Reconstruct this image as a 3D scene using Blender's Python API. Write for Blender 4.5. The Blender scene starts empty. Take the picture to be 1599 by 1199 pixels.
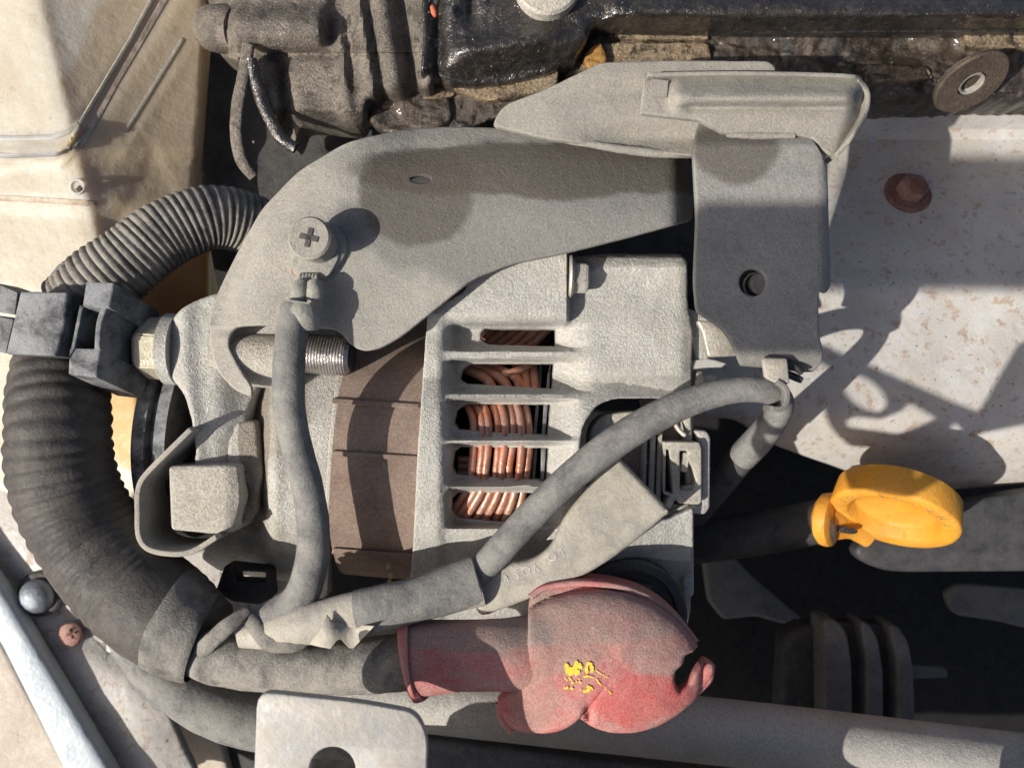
import bpy, bmesh, math, random
from mathutils import Vector, Matrix, noise
R = math.radians
K = 0.00022          # metres per unit (one unit = one photo pixel on the focal plane)
D = 1200.0           # camera height above the z=0 plane, same units
CX, CY = 799.5, 599.5
scene = bpy.context.scene
C = scene.collection
random.seed(7)

# ---------------------------------------------------------------- camera, sky, sun, exposure
cam = bpy.data.cameras.new("camera")
camo = bpy.data.objects.new("camera", cam); C.objects.link(camo)
camo.location = (0, 0, D*K)
cam.sensor_width = 36
cam.lens = 36*D/1599.0
cam.clip_start = 0.005; cam.clip_end = 60
cam.dof.use_dof = True
cam.dof.focus_distance = (D-40)*K
cam.dof.aperture_fstop = 11
scene.camera = camo
SUN_EL, SUN_AZ = 41.0, 204.0      # azimuth of the sun seen from the part, counter-clockwise from +x
sdir = Vector((math.cos(R(SUN_EL))*math.cos(R(SUN_AZ)), math.cos(R(SUN_EL))*math.sin(R(SUN_AZ)), math.sin(R(SUN_EL))))
world = bpy.data.worlds.new("World"); scene.world = world; world.use_nodes = True
wn = world.node_tree; bg = wn.nodes['Background']
sky = wn.nodes.new('ShaderNodeTexSky'); sky.sky_type = 'NISHITA'; sky.sun_disc = False
sky.sun_elevation = R(SUN_EL); sky.sun_rotation = math.atan2(sdir.x, sdir.y)
sky.air_density = 0.7; sky.dust_density = 3.5; sky.ozone_density = 0.3
wn.links.new(sky.outputs[0], bg.inputs[0]); bg.inputs[1].default_value = 0.078
sun = bpy.data.lights.new("sun", 'SUN'); sun.energy = 4.3; sun.angle = R(0.53); sun.color = (1, .955, .88)
suno = bpy.data.objects.new("sun", sun); C.objects.link(suno)
suno.rotation_euler = (-sdir).to_track_quat('-Z', 'Y').to_euler()
scene.view_settings.view_transform = 'Standard'; scene.view_settings.look = 'None'
scene.view_settings.exposure = 0.32; scene.view_settings.gamma = 1

# ---------------------------------------------------------------- geometry helpers
def W(u, v, z=0.0):
    s = (D-z)/D
    return Vector(((u-CX)*s, -(v-CY)*s, z))
def sm(a, b, x):
    if a == b: return 1.0 if x >= a else 0.0
    t = max(0.0, min(1.0, (x-a)/(b-a))); return t*t*(3-2*t)
def gauss(x, m, w): return math.exp(-((x-m)/w)**2)
def nz(x, y, z=0, sc=50.0): return noise.noise(Vector((x/sc, y/sc, z/sc+3.1)))
def link(name, me, mat, parent=None, smooth=35):
    me.materials.append(mat)
    o = bpy.data.objects.new(name, me); C.objects.link(o)
    if parent is not None: o.parent = parent
    if smooth:
        me.shade_smooth()
        me.set_sharp_from_angle(angle=R(smooth))
    return o
def origin(parent):
    p = Vector((0, 0, 0))
    while parent is not None:
        p += Vector(parent.location); parent = parent.parent
    return p
def finish(name, bm, mat, parent=None, smooth=35, rough=0, rs=12.0, base=None):
    """bm is in world units (pixels); moves it to metres, origin at its thing's base"""
    if rough:
        bm.normal_update()
        for v in bm.verts:
            n = noise.noise(v.co/rs)*.65 + noise.noise(v.co/(rs*.4)+Vector((9, 2, 4)))*.35
            v.co += v.normal*n*rough
    if parent is None:
        if base is None:
            lo = Vector((min(v.co.x for v in bm.verts), min(v.co.y for v in bm.verts), min(v.co.z for v in bm.verts)))
            hi = Vector((max(v.co.x for v in bm.verts), max(v.co.y for v in bm.verts), 0))
            base = Vector(((lo.x+hi.x)/2, (lo.y+hi.y)/2, lo.z))
        o0 = base*K
    else:
        o0 = origin(parent)
    for v in bm.verts: v.co = v.co*K - o0
    me = bpy.data.meshes.new(name); bm.to_mesh(me); bm.free()
    o = link(name, me, mat, parent, smooth)
    if parent is None: o.location = o0
    return o
def tag(o, label=None, cat=None, group=None, kind=None):
    if label: o['label'] = label
    if cat: o['category'] = cat
    if group: o['group'] = group
    if kind: o['kind'] = kind
    return o
def thing(name, label, cat, u, v, z, group=None):
    o = bpy.data.objects.new(name, None); C.objects.link(o)
    o.empty_display_size = 0.01
    o.location = W(u, v, z)*K
    return tag(o, label, cat, group)
def cr(pts, n=6, closed=True):
    """Catmull-Rom through points of any dimension"""
    out = []; m = len(pts)
    rng = range(m) if closed else range(m-1)
    for i in rng:
        if closed: p = [pts[(i+k-1) % m] for k in range(4)]
        else: p = [pts[max(0, min(m-1, i+k-1))] for k in range(4)]
        for j in range(n):
            t = j/n; q = []
            for a, b, c, d in zip(*p):
                q.append(.5*((2*b)+(-a+c)*t+(2*a-5*b+4*c-d)*t*t+(-a+3*b-3*c+d)*t**3))
            out.append(tuple(q))
    if not closed: out.append(tuple(pts[-1]))
    return out
def fil(pts, r=8, n=4):
    """polygon with rounded corners; a point may carry its own radius as third value"""
    out = []; m = len(pts)
    for i in range(m):
        p = Vector(pts[i][:2]); rr = pts[i][2] if len(pts[i]) > 2 else r
        a = Vector(pts[i-1][:2])-p; b = Vector(pts[(i+1) % m][:2])-p
        la, lb = a.length, b.length
        if rr < .5: out.append(tuple(p)); continue
        rr = min(rr, la*.48, lb*.48)
        pa, pb = p+a/la*rr, p+b/lb*rr
        for j in range(n+1):
            t = j/n
            out.append(tuple(pa*(1-t)**2+p*2*t*(1-t)+pb*t*t))
    return out
def circ(u, v, r, r2=None, rot=0, n=28):
    r2 = r2 or r; c, s = math.cos(R(rot)), math.sin(R(rot)); o = []
    for i in range(n):
        a = 2*math.pi*i/n; x, y = r*math.cos(a), r2*math.sin(a)
        o.append((u+x*c-y*s, v+x*s+y*c))
    return o
def slab_bm(outline, z, thick, bevel=3, holes=(), grid=0, zf=None, bres=2):
    cu = bpy.data.curves.new("tmp", 'CURVE'); cu.dimensions = '2D'; cu.fill_mode = 'BOTH'
    for ring in [outline]+list(holes):
        sp = cu.splines.new('POLY'); sp.points.add(len(ring)-1); sp.use_cyclic_u = True
        for q, p in zip(sp.points, ring): q.co = (p[0], -p[1], 0, 1)
    b = min(bevel, thick/2-.01)
    cu.extrude = thick/2-b; cu.bevel_depth = b; cu.bevel_resolution = bres; cu.offset = -b
    ob = bpy.data.objects.new("tmp", cu); C.objects.link(ob)
    me = bpy.data.meshes.new_from_object(ob, depsgraph=bpy.context.evaluated_depsgraph_get())
    bm = bmesh.new(); bm.from_mesh(me)
    bpy.data.objects.remove(ob); bpy.data.meshes.remove(me); bpy.data.curves.remove(cu)
    bmesh.ops.remove_doubles(bm, verts=bm.verts, dist=.01)
    if grid:
        xs = [p[0] for p in outline]; ys = [-p[1] for p in outline]
        x = math.floor(min(xs)/grid)*grid+grid*.37
        while x < max(xs):
            bmesh.ops.bisect_plane(bm, geom=bm.verts[:]+bm.edges[:]+bm.faces[:], plane_co=(x, 0, 0), plane_no=(1, 0, 0)); x += grid
        y = math.floor(min(ys)/grid)*grid+grid*.37
        while y < max(ys):
            bmesh.ops.bisect_plane(bm, geom=bm.verts[:]+bm.edges[:]+bm.faces[:], plane_co=(0, y, 0), plane_no=(0, 1, 0)); y += grid
    for v in bm.verts:
        u, w = v.co.x, -v.co.y
        f = zf(u, w) if zf else z
        s = (D-f)/D
        v.co = Vector(((u-CX)*s, -(w-CY)*s, f-thick/2+v.co.z))
    return bm
def slab(name, outline, z, thick, mat, parent=None, bevel=3, holes=(), grid=0, zf=None, rough=0, rs=12., smooth=35, bres=2):
    return finish(name, slab_bm(outline, z, thick, bevel, holes, grid, zf, bres), mat, parent, smooth, rough, rs)
def field(name, u0, v0, u1, v1, step, zf, mat, parent=None, drop=60, rough=0, rs=12., smooth=60):
    """height field sheet with skirts; zf may return None for gaps"""
    bm = bmesh.new(); nu = int((u1-u0)/step)+1; nv = int((v1-v0)/step)+1
    g = []
    for j in range(nv):
        row = []
        for i in range(nu):
            u, v = u0+i*step, v0+j*step
            f = zf(u, v); row.append(None if f is None else bm.verts.new(W(u, v, f)))
        g.append(row)
    for j in range(nv-1):
        for i in range(nu-1):
            q = (g[j][i], g[j+1][i], g[j+1][i+1], g[j][i+1])
            if all(q): bm.faces.new(q)
    if drop:
        be = [e for e in bm.edges if e.is_boundary]
        r = bmesh.ops.extrude_edge_only(bm, edges=be)
        for v in r['geom']:
            if isinstance(v, bmesh.types.BMVert): v.co.z -= drop
    for v in [v for v in bm.verts if not v.link_faces]: bm.verts.remove(v)
    return finish(name, bm, mat, parent, smooth, rough, rs)
def frames(P):
    T = [(P[min(i+1, len(P)-1)]-P[max(i-1, 0)]).normalized() for i in range(len(P))]
    up = Vector((0, 0, 1))
    if abs(T[0].dot(up)) > .9: up = Vector((0, 1, 0))
    out = []
    for t in T:
        up = (up-t*up.dot(t)).normalized()
        out.append((t, t.cross(up).normalized(), up))
    return out
def tube_bm(pts, seg=24, n=8, flat=1.0, rf=None, caps=True, bm=None, pinch=None):
    """pts: (u, v, z, r) with r as seen in the photo; rf(t_length, angle) multiplies r"""
    q = cr(pts, n, closed=False) if n > 1 else pts
    P = [W(a, b, c) for a, b, c, r in q]
    Rr = [r*(D-c)/D for a, b, c, r in q]
    bm = bm or bmesh.new(); L = 0; rings = []
    for i, (p, (t, s, up)) in enumerate(zip(P, frames(P))):
        if i: L += (P[i]-P[i-1]).length
        ring = []
        for k in range(seg):
            a = 2*math.pi*k/seg
            m = rf(L, a) if rf else 1.0
            ring.append(bm.verts.new(p+(s*math.cos(a)+up*math.sin(a)*flat)*Rr[i]*m))
        rings.append(ring)
    for a, b in zip(rings, rings[1:]):
        for k in range(seg):
            bm.faces.new((a[k], a[(k+1) % seg], b[(k+1) % seg], b[k]))
    if caps:
        for ring, sgn in ((rings[0], 1), (rings[-1], -1)):
            try: bm.faces.new(ring if sgn < 0 else ring[::-1])
            except ValueError: pass
    bmesh.ops.recalc_face_normals(bm, faces=bm.faces)
    return bm
def tube(name, pts, mat, parent=None, seg=24, n=8, flat=1.0, rf=None, rough=0, rs=20., smooth=50, caps=True):
    return finish(name, tube_bm(pts, seg, n, flat, rf, caps), mat, parent, smooth, rough, rs)
def lathe_bm(c, axis, prof, seg=32, rot=0, bm=None, rfun=None, arc=(0, 360)):
    """c: world px point, prof: (t along axis, radius); closed at both ends when radius 0"""
    axis = Vector(axis).normalized()
    up = Vector((0, 0, 1)) if abs(axis.z) < .9 else Vector((0, 1, 0))
    s = axis.cross(up).normalized(); w = s.cross(axis).normalized()
    bm = bm or bmesh.new(); rings = []
    full = arc == (0, 360); cnt = seg if full else seg+1
    for t, r in prof:
        if r <= 1e-6: rings.append([bm.verts.new(c+axis*t)]); continue
        ring = []
        for k in range(cnt):
            a = R(arc[0]+(arc[1]-arc[0])*k/seg+rot); m = rfun(t, a) if rfun else 1
            ring.append(bm.verts.new(c+axis*t+(s*math.cos(a)+w*math.sin(a))*r*m))
        rings.append(ring)
    for a, b in zip(rings, rings[1:]):
        for k in range(seg):
            k2 = (k+1) % cnt
            if len(a) == 1 and len(b) == 1: continue
            if len(a) == 1: bm.faces.new((a[0], b[k], b[k2]))
            elif len(b) == 1: bm.faces.new((a[k], b[0], a[k2]))
            else: bm.faces.new((a[k], b[k], b[k2], a[k2]))
    bmesh.ops.recalc_face_normals(bm, faces=bm.faces)
    return bm
def lathe(name, c, axis, prof, mat, parent=None, seg=32, rot=0, rough=0, rs=12., smooth=35, rfun=None, arc=(0, 360)):
    return finish(name, lathe_bm(c, axis, prof, seg, rot, None, rfun, arc), mat, parent, smooth, rough, rs)
def hexhead(name, c, axis, r, h, mat, parent, rot=0, cham=.14):
    bm = lathe_bm(c, axis, [(0, 0), (0, r), (h*(1-cham*1.2), r), (h, r*(1-cham)), (h, 0)], 6, rot)
    bmesh.ops.bevel(bm, geom=bm.edges[:], offset=r*.05, segments=2, affect='EDGES')
    return finish(name, bm, mat, parent, 40)
def box(name, u, v, z, w, h, t, mat, parent=None, rot=0, bevel=3, tilt=None, rough=0):
    """box whose top face is centred on photo point u, v at height z; w along, h across, t deep"""
    bm = bmesh.new(); bmesh.ops.create_cube(bm, size=1)
    for x in bm.verts: x.co = Vector((x.co.x*w, x.co.y*h, x.co.z*t-t/2))
    if bevel: bmesh.ops.bevel(bm, geom=bm.edges[:], offset=bevel, segments=2, affect='EDGES')
    M = Matrix.Rotation(R(rot), 4, 'Z')
    if tilt: M = M @ Matrix.Rotation(R(tilt[0]), 4, 'X') @ Matrix.Rotation(R(tilt[1]), 4, 'Y')
    bmesh.ops.transform(bm, matrix=Matrix.Translation(W(u, v, z)) @ M, verts=bm.verts)
    return finish(name, bm, mat, parent, 35, rough)

# ---------------------------------------------------------------- materials
def mat(name, base, base2=None, dust=None, damt=.6, rough=.8, metal=0, grain=.25, gs=26, bump=.5, blot=1.6,
        spots=None, spots2=None, coat=0, spec=.35, trans=None, fine=90, lines=None, wet=None, patches=()):
    m = bpy.data.materials.new(name); m.use_nodes = True; nt = m.node_tree; N = nt.nodes; L = nt.links
    b = N['Principled BSDF']
    tc = N.new('ShaderNodeTexCoord'); mp = N.new('ShaderNodeMapping'); L.new(tc.outputs['Object'], mp.inputs[0])
    mp.inputs['Scale'].default_value = (1/(100*K),)*3
    def noi(scale, det=4, ro=.6, dist=0, off=0):
        n = N.new('ShaderNodeTexNoise'); n.inputs['Scale'].default_value = scale; n.inputs['Detail'].default_value = det
        n.inputs['Roughness'].default_value = ro; n.inputs['Distortion'].default_value = dist
        if off:
            a = N.new('ShaderNodeVectorMath'); a.operation = 'ADD'; L.new(mp.outputs[0], a.inputs[0]); a.inputs[1].default_value = (off, off*1.7, off*.6)
            L.new(a.outputs[0], n.inputs['Vector'])
        else: L.new(mp.outputs[0], n.inputs['Vector'])
        return n.outputs[0]
    def rmp(fac, a, c, lo=0, hi=1):
        r = N.new('ShaderNodeMapRange'); r.interpolation_type = 'SMOOTHSTEP'
        for i, x in enumerate((a, c, lo, hi)): r.inputs[i+1].default_value = x
        L.new(fac, r.inputs[0]); return r.outputs[0]
    def mix(fac, a, c, typ='MIX'):
        x = N.new('ShaderNodeMix'); x.data_type = 'RGBA'; x.blend_type = typ
        if isinstance(fac, float): x.inputs[0].default_value = fac
        else: L.new(fac, x.inputs[0])
        for i, q in ((6, a), (7, c)):
            if isinstance(q, tuple): x.inputs[i].default_value = (*q, 1)
            else: L.new(q, x.inputs[i])
        return x.outputs[2]
    def mul(a, c, op='MULTIPLY'):
        x = N.new('ShaderNodeMath'); x.operation = op
        for i, q in enumerate((a, c)):
            if isinstance(q, (int, float)): x.inputs[i].default_value = q
            else: L.new(q, x.inputs[i])
        return x.outputs[0]
    base2 = base2 or tuple(x*.7 for x in base)
    col = mix(rmp(noi(blot, 6, .62), .35, .68), base, base2)
    geo = N.new('ShaderNodeNewGeometry')
    if dust:
        sp = N.new('ShaderNodeSeparateXYZ'); L.new(geo.outputs['Normal'], sp.inputs[0])
        upf = rmp(sp.outputs[2], -.1, .75, .25, 1)
        dn = rmp(noi(2.6, 7, .68, .3, 3), .28, .62)
        dfac = mul(mul(upf, dn), damt)
        col = mix(dfac, col, dust)
    if patches:                                   # local colour patches, dirt, yellowing and some painted shade: (x, y, rx, ry, colour, strength) in units of 100
        sx = N.new('ShaderNodeSeparateXYZ'); L.new(mp.outputs[0], sx.inputs[0])
        wob = noi(1.1, 3, .5, 0, 5)
        for (x, y, rx, ry, c, st) in patches:
            dx = mul(mul(sx.outputs[0], -x, 'ADD'), 1/rx); dy = mul(mul(sx.outputs[1], -y, 'ADD'), 1/ry)
            d = mul(mul(dx, dx), mul(dy, dy), 'ADD')
            d = mul(d, mul(mul(wob, -.5, 'ADD'), 1.5), 'ADD')
            col = mix(mul(rmp(d, .75, 1.15, 1, 0), st), col, c)
    if spots:
        sc, th, c, st = spots
        col = mix(mul(rmp(noi(sc, 5, .7, .2, 11), th, th+.09), st), col, c)
    if spots2:
        sc, th, c, st = spots2
        col = mix(mul(rmp(noi(sc, 3, .6, 0, 23), th, th+.04), st), col, c)
    g1 = noi(gs, 3, .75, 0, 7); g2 = noi(fine, 1, .5)
    gr = rmp(g1, .25, .75, 1-grain, 1+grain)
    gr2 = rmp(g2, .25, .75, 1-grain*.8, 1+grain*.8)
    gg = mul(gr, gr2)
    cg = N.new('ShaderNodeVectorMath'); cg.operation = 'SCALE'; L.new(col, cg.inputs[0]); L.new(gg, cg.inputs['Scale'])
    L.new(cg.outputs[0], b.inputs['Base Color'])
    ro = rmp(noi(5, 5, .7, 0, 17), .3, .7, max(.03, rough-.14), min(1, rough+.12))
    if wet is not None: ro = mul(ro, rmp(noi(wet, 4, .7, 0, 31), .42, .55, .28, 1))
    L.new(ro, b.inputs['Roughness'])
    b.inputs['Metallic'].default_value = metal
    if coat: b.inputs['Coat Weight'].default_value = coat; b.inputs['Coat Roughness'].default_value = .12
    b.inputs['Specular IOR Level'].default_value = spec
    hsum = mul(mul(g1, .8), mul(g2, .35), 'ADD')
    if lines:
        wv = N.new('ShaderNodeTexWave'); wv.inputs['Scale'].default_value = lines[0]; wv.bands_direction = lines[1]
        wv.inputs['Distortion'].default_value = .6; wv.inputs['Detail'].default_value = 2
        L.new(mp.outputs[0], wv.inputs['Vector']); hsum = mul(hsum, mul(wv.outputs[1], lines[2]), 'ADD')
    bp = N.new('ShaderNodeBump'); bp.inputs['Strength'].default_value = bump; bp.inputs['Distance'].default_value = 3.2*K
    L.new(hsum, bp.inputs['Height'])
    bp2 = N.new('ShaderNodeBump'); bp2.inputs['Strength'].default_value = .35; bp2.inputs['Distance'].default_value = 5*K
    L.new(noi(5.5, 4, .6, 0, 41), bp2.inputs['Height']); L.new(bp2.outputs[0], bp.inputs['Normal'])
    L.new(bp.outputs[0], b.inputs['Normal'])
    if trans:
        b.inputs['Subsurface Weight'].default_value = trans[0]
        b.inputs['Subsurface Radius'].default_value = trans[1]; b.inputs['Subsurface Scale'].default_value = trans[2]*K
    return m
DUST = (.44, .395, .32)
M = {}
M['alu']   = mat('cast_aluminium', (.50, .49, .455), (.38, .37, .345), (.50, .46, .39), .4, .55, .12, .22, 24, .9)
M['aluD']  = mat('dusty_aluminium', (.50, .475, .42), (.40, .375, .33), (.52, .47, .38), .6, .75, .05, .24, 22, .9)
M['brk']   = mat('dusty_bracket_steel', (.37, .355, .32), (.26, .25, .225), DUST, .75, .85, .05, .2, 30, .55, 1.3)
M['plate'] = mat('phosphated_steel', (.16, .155, .145), (.12, .115, .11), (.28, .26, .23), .4, .85, .05, .2, 30, .5)
M['steel'] = mat('zinc_steel', (.55, .53, .47), (.40, .37, .32), (.50, .45, .36), .5, .45, .45, .14, 26, .4)
M['bright']= mat('bright_thread_steel', (.52, .50, .48), (.36, .33, .31), None, 0, .32, .8, .12, 26, .3)
M['core']  = mat('rusty_laminated_steel', (.38, .27, .215), (.27, .19, .15), (.38, .31, .25), .35, .8, .1, .24, 24, .6, 1.8, lines=(26, 'X', 1.2))
M['rub']   = mat('dusty_black_rubber', (.04, .04, .042), (.06, .057, .054), (.22, .205, .18), .25, .7, 0, .22, 26, .4)
M['tape']  = mat('vinyl_tape', (.036, .034, .034), (.062, .054, .047), (.17, .15, .13), .28, .6, 0, .2, 22, .45, 2.2)
M['cable'] = mat('grey_dusty_insulation', (.14, .14, .138), (.10, .10, .102), (.36, .34, .30), .5, .75, 0, .16, 30, .4, spots=(5, .6, (.26, .25, .235), .5), spots2=(16, .7, (.34, .33, .3), .6))
M['sleeve']= mat('dusty_vinyl_sleeve', (.34, .32, .28), (.27, .255, .22), (.52, .47, .38), .6, .6, 0, .1, 26, .3)
M['blk']   = mat('dusty_black_plastic', (.035, .035, .037), (.05, .05, .05), (.33, .335, .34), .8, .7, 0, .16, 26, .35)
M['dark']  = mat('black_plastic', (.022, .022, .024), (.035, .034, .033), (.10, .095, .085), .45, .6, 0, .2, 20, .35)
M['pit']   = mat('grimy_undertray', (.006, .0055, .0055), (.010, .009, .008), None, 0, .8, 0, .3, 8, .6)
M['copper']= mat('enamelled_copper', (.56, .19, .095), (.34, .11, .06), (.46, .36, .30), .55, .36, .3, .12, 20, .2, 3)
M['boot']  = mat('faded_red_rubber', (.46, .085, .08), (.44, .12, .11), (.42, .31, .26), .6, .75, 0, .22, 30, .5, 1.4)
M['bootd'] = mat('red_rubber_edge', (.45, .11, .10), (.42, .17, .15), (.5, .36, .3), .5, .7, 0, .14, 26, .4)
M['yel']   = mat('yellow_paint', (.80, .58, .06), (.75, .5, .05), None, 0, .6, 0, .1, 26, .3)
M['handle']= mat('orange_yellow_plastic', (.72, .32, .025), (.62, .25, .025), (.58, .36, .10), .35, .55, 0, .1, 26, .15, 1.5, spots=(3.5, .66, (.12, .07, .03), .6), trans=(.1, (1, .5, .1), 12))
def tst(u, v, rx, ry, c, st):
    p = W(u, v, -120); q = W(120, 300, -420); return ((p.x-q.x)/100, (p.y-q.y)/100, rx, ry, c, st)
M['tank']  = mat('yellowed_tank_plastic', (.72, .66, .55), (.62, .54, .42), (.56, .49, .38), .4, .5, 0, .05, 20, .12, .9, spots=(1.8, .62, (.36, .27, .19), .4), spots2=(9, .72, (.15, .12, .09), .7), trans=(.6, (1, .72, .35), 60), patches=[tst(255, 170, 1.3, 2.6, (.50, .38, .235), .7), tst(280, 450, .9, .9, (.60, .36, .12), .85), tst(195, 660, .8, 1.0, (.60, .36, .12), .85)])  # tan on the right slope: yellowing plus its shade put into the colour
M['paint'] = mat('dirty_white_paint', (.54, .535, .52), (.42, .41, .39), (.50, .44, .36), .5, .45, 0, .05, 20, .15, 1.0, spots=(5.2, .55, (.36, .25, .17), .7), spots2=(11, .66, (.15, .105, .085), .85), coat=.2)
M['paintB']= mat('glossy_bluish_white_paint', (.50, .56, .61), (.42, .48, .53), (.6, .6, .58), .2, .4, 0, .03, 20, .04, 1, coat=.2)
M['paintD']= mat('dusty_cream_paint', (.60, .53, .45), (.48, .40, .32), (.6, .52, .44), .5, .7, 0, .1, 20, .3, 2.0)
M['rust']  = mat('rusty_steel', (.27, .115, .09), (.17, .08, .07), (.26, .19, .15), .4, .85, .1, .35, 20, 1.0, 5)
M['oily']  = mat('oily_black_casting', (.026, .023, .021), (.055, .047, .040), None, 0, .33, .3, .4, 9, 1.0, 2.2, spots=(9, .6, (.13, .085, .05), .7), spots2=(40, .78, (.35, .31, .26), .6), coat=.5, spec=1.0, fine=40)
M['oilal'] = mat('oily_brown_casting', (.34, .25, .15), (.12, .085, .06), (.42, .34, .23), .5, .45, .25, .45, 18, 1.6, 2.6, spots=(3, .52, (.035, .028, .024), .85), wet=5, coat=.2)
M['grimal']= mat('grimy_grey_casting', (.25, .215, .18), (.10, .088, .075), (.31, .27, .22), .35, .42, .4, .35, 22, 1.2, 2.4, spots=(3, .55, (.07, .055, .045), .7))
M['pipe']  = mat('speckled_grey_pipe', (.50, .485, .45), (.42, .40, .37), (.5, .47, .42), .4, .75, .1, .2, 30, .5, 1.6, spots2=(30, .64, (.17, .14, .12), .7))
M['rubD']  = mat('dusty_ribbed_conduit', (.075, .07, .066), (.11, .10, .09), (.34, .31, .26), .85, .7, 0, .22, 26, .4)
M['oilyB'] = mat('oily_brown_black_casting', (.035, .027, .021), (.075, .055, .038), (.14, .105, .075), .3, .38, .25, .4, 11, 1.2, 3.0, spots=(3, .53, (.02, .016, .014), .85), spots2=(24, .68, (.36, .30, .22), .5), coat=.35, spec=.8)
M['print'] = mat('faded_white_print', (.50, .50, .47), (.42, .42, .4), None, 0, .7, 0, .25, 30, .1)

# ================================================================ THE SETTING: bay floor and body panels
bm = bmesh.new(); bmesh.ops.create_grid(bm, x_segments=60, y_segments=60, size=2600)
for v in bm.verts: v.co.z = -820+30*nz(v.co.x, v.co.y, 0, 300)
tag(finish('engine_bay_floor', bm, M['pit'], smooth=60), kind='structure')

def panel_z(u, v):
    z = -185
    z += 8*gauss(v, 215, 24) - .52*max(0, 440-v)*sm(150, 220, v) + 8*gauss(v, 452, 18)
    z += 8*gauss(v, 600, 70)
    z -= 190*sm(640, 810, v+.10*(1330-u)) ** 1.2
    z -= 30*sm(190, 160, v)
    return z + 3*nz(u, v, 0, 90)
o = slab('inner_wing_panel', fil([(1150, 166), (1760, 160), (1760, 745), (1480, 765), (1330, 738), (1210, 695), (1150, 655), (1000, 640), (1000, 500), (1150, 480)], 14), -262, 14, M['paint'], None, 4, (), 16, panel_z, 0)
tag(o, kind='structure')
# ---- body panels at the lower left
def lp_z(u, v): return -285 - 25*sm(200, 320, u) + 5*nz(u, v, 0, 80) - 16*gauss((u*.58-v*.81)+720, 0, 14)
o = slab('slam_panel', fil([(-140, 640), (60, 640), (150, 800), (205, 990), (262, 1110), (335, 1270), (190, 1270), (10, 925), (-140, 700)], 10), -285, 20, M['paint'], None, 6, (), 16, lp_z, .6, 30)
tag(o, kind='structure')
o = slab('seam_rail', fil([(-140, 720), (0, 918), (178, 1215), (205, 1290), (140, 1290), (0, 1010), (-140, 790)], 8), -240, 40, M['paintB'], None, 12, (), 24)
tag(o, kind='structure')
o = slab('lower_wing_panel', fil([(-160, 780), (0, 1005), (160, 1300), (-160, 1300)], 8), -262, 30, M['paintD'], None, 6, (), 24, lambda u, v: -258+3*nz(u, v, 0, 60), .6, 30)
tag(o, kind='structure')
o = slab('side_member', fil([(150, 985), (215, 1000), (330, 1100), (380, 1290), (300, 1290), (205, 1100)], 10), -400, 30, M['paintD'], None, 6, (), 24)
tag(o, kind='structure')
# deep cross member and undertray pieces seen in the dark
o = slab('cross_member', fil([(1098, 872), (1145, 868), (1175, 900), (1255, 968), (1225, 975), (1180, 962), (1130, 968), (1108, 940)], 8), -520, 30, M['plate'], None, 6, (), 0)
tag(o, kind='structure')

# ---- things on the panels
t = thing('rusty_bolt', 'round rusted flanged bolt on the white inner wing panel', 'bolt', 1417, 302, panel_z(1417, 302))
c = W(1417, 302, panel_z(1417, 302))
lathe('flange', c, (0, .42, 1), [(-4, 0), (-4, 44), (3, 44), (6, 40), (6, 0)], M['rust'], t, 36, 0, 1.6, 9)
hexhead('hex_head', c+Vector((2, 2, 4)), (0, .42, 1), 28, 26, mat('bare_rust', (.36, .20, .16), (.25, .13, .11), None, 0, .7, .1, .3), t, 12, .18)
lathe('stud_tip', c+Vector((3, 3, 29)), (0, .42, 1), [(0, 0), (0, 15), (10, 15), (13, 13), (13, 0)], M['rust'], t, 24, 0, 1, 6)
t = thing('plug_screw', 'shiny grey round-headed screw on the dirty panel beside the white rail', 'screw', 62, 928, -282)
c = W(64, 926, -284)
lathe('washer', c, (0, 0, 1), [(-2, 0), (-2, 44), (4, 44), (7, 40), (7, 0)], M['rub'], t, 32)
lathe('domed_head', c+Vector((-2, -3, 5)), (0, 0, 1), [(0, 0), (0, 33), (9, 33), (18, 28), (25, 18), (28, 7), (29, 0)], mat('grey_blue_screw', (.30, .32, .35), (.22, .24, .27), None, 0, .3, .4, .05), t, 32)
t = thing('rusty_cross_screw', 'small red-rusted cross-head screw below the round grey screw', 'screw', 110, 990, -282)
c = W(110, 990, -285)
bm = lathe_bm(c, (0, 0, 1), [(0, 0), (0, 23), (7, 22), (12, 15), (13, 0)], 24)
finish('screw_head', bm, mat('red_rust', (.42, .22, .18), (.30, .14, .11), (.5, .36, .3), .4, .8, 0, .3), t, 35, .7, 6)
for a in (15, 105): box('cross_slot', 110, 990, -270.5, 20, 4.5, 4, M['rust'], t, a, 1)
o = slab('paint_flake', [(1355, 208), (1365, 214), (1370, 222), (1358, 221)], panel_z(1363, 214)+4, 3, M['paintB'], None, .5)
tag(o, 'tiny white paint flake lying on the inner wing panel', 'flake')

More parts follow.
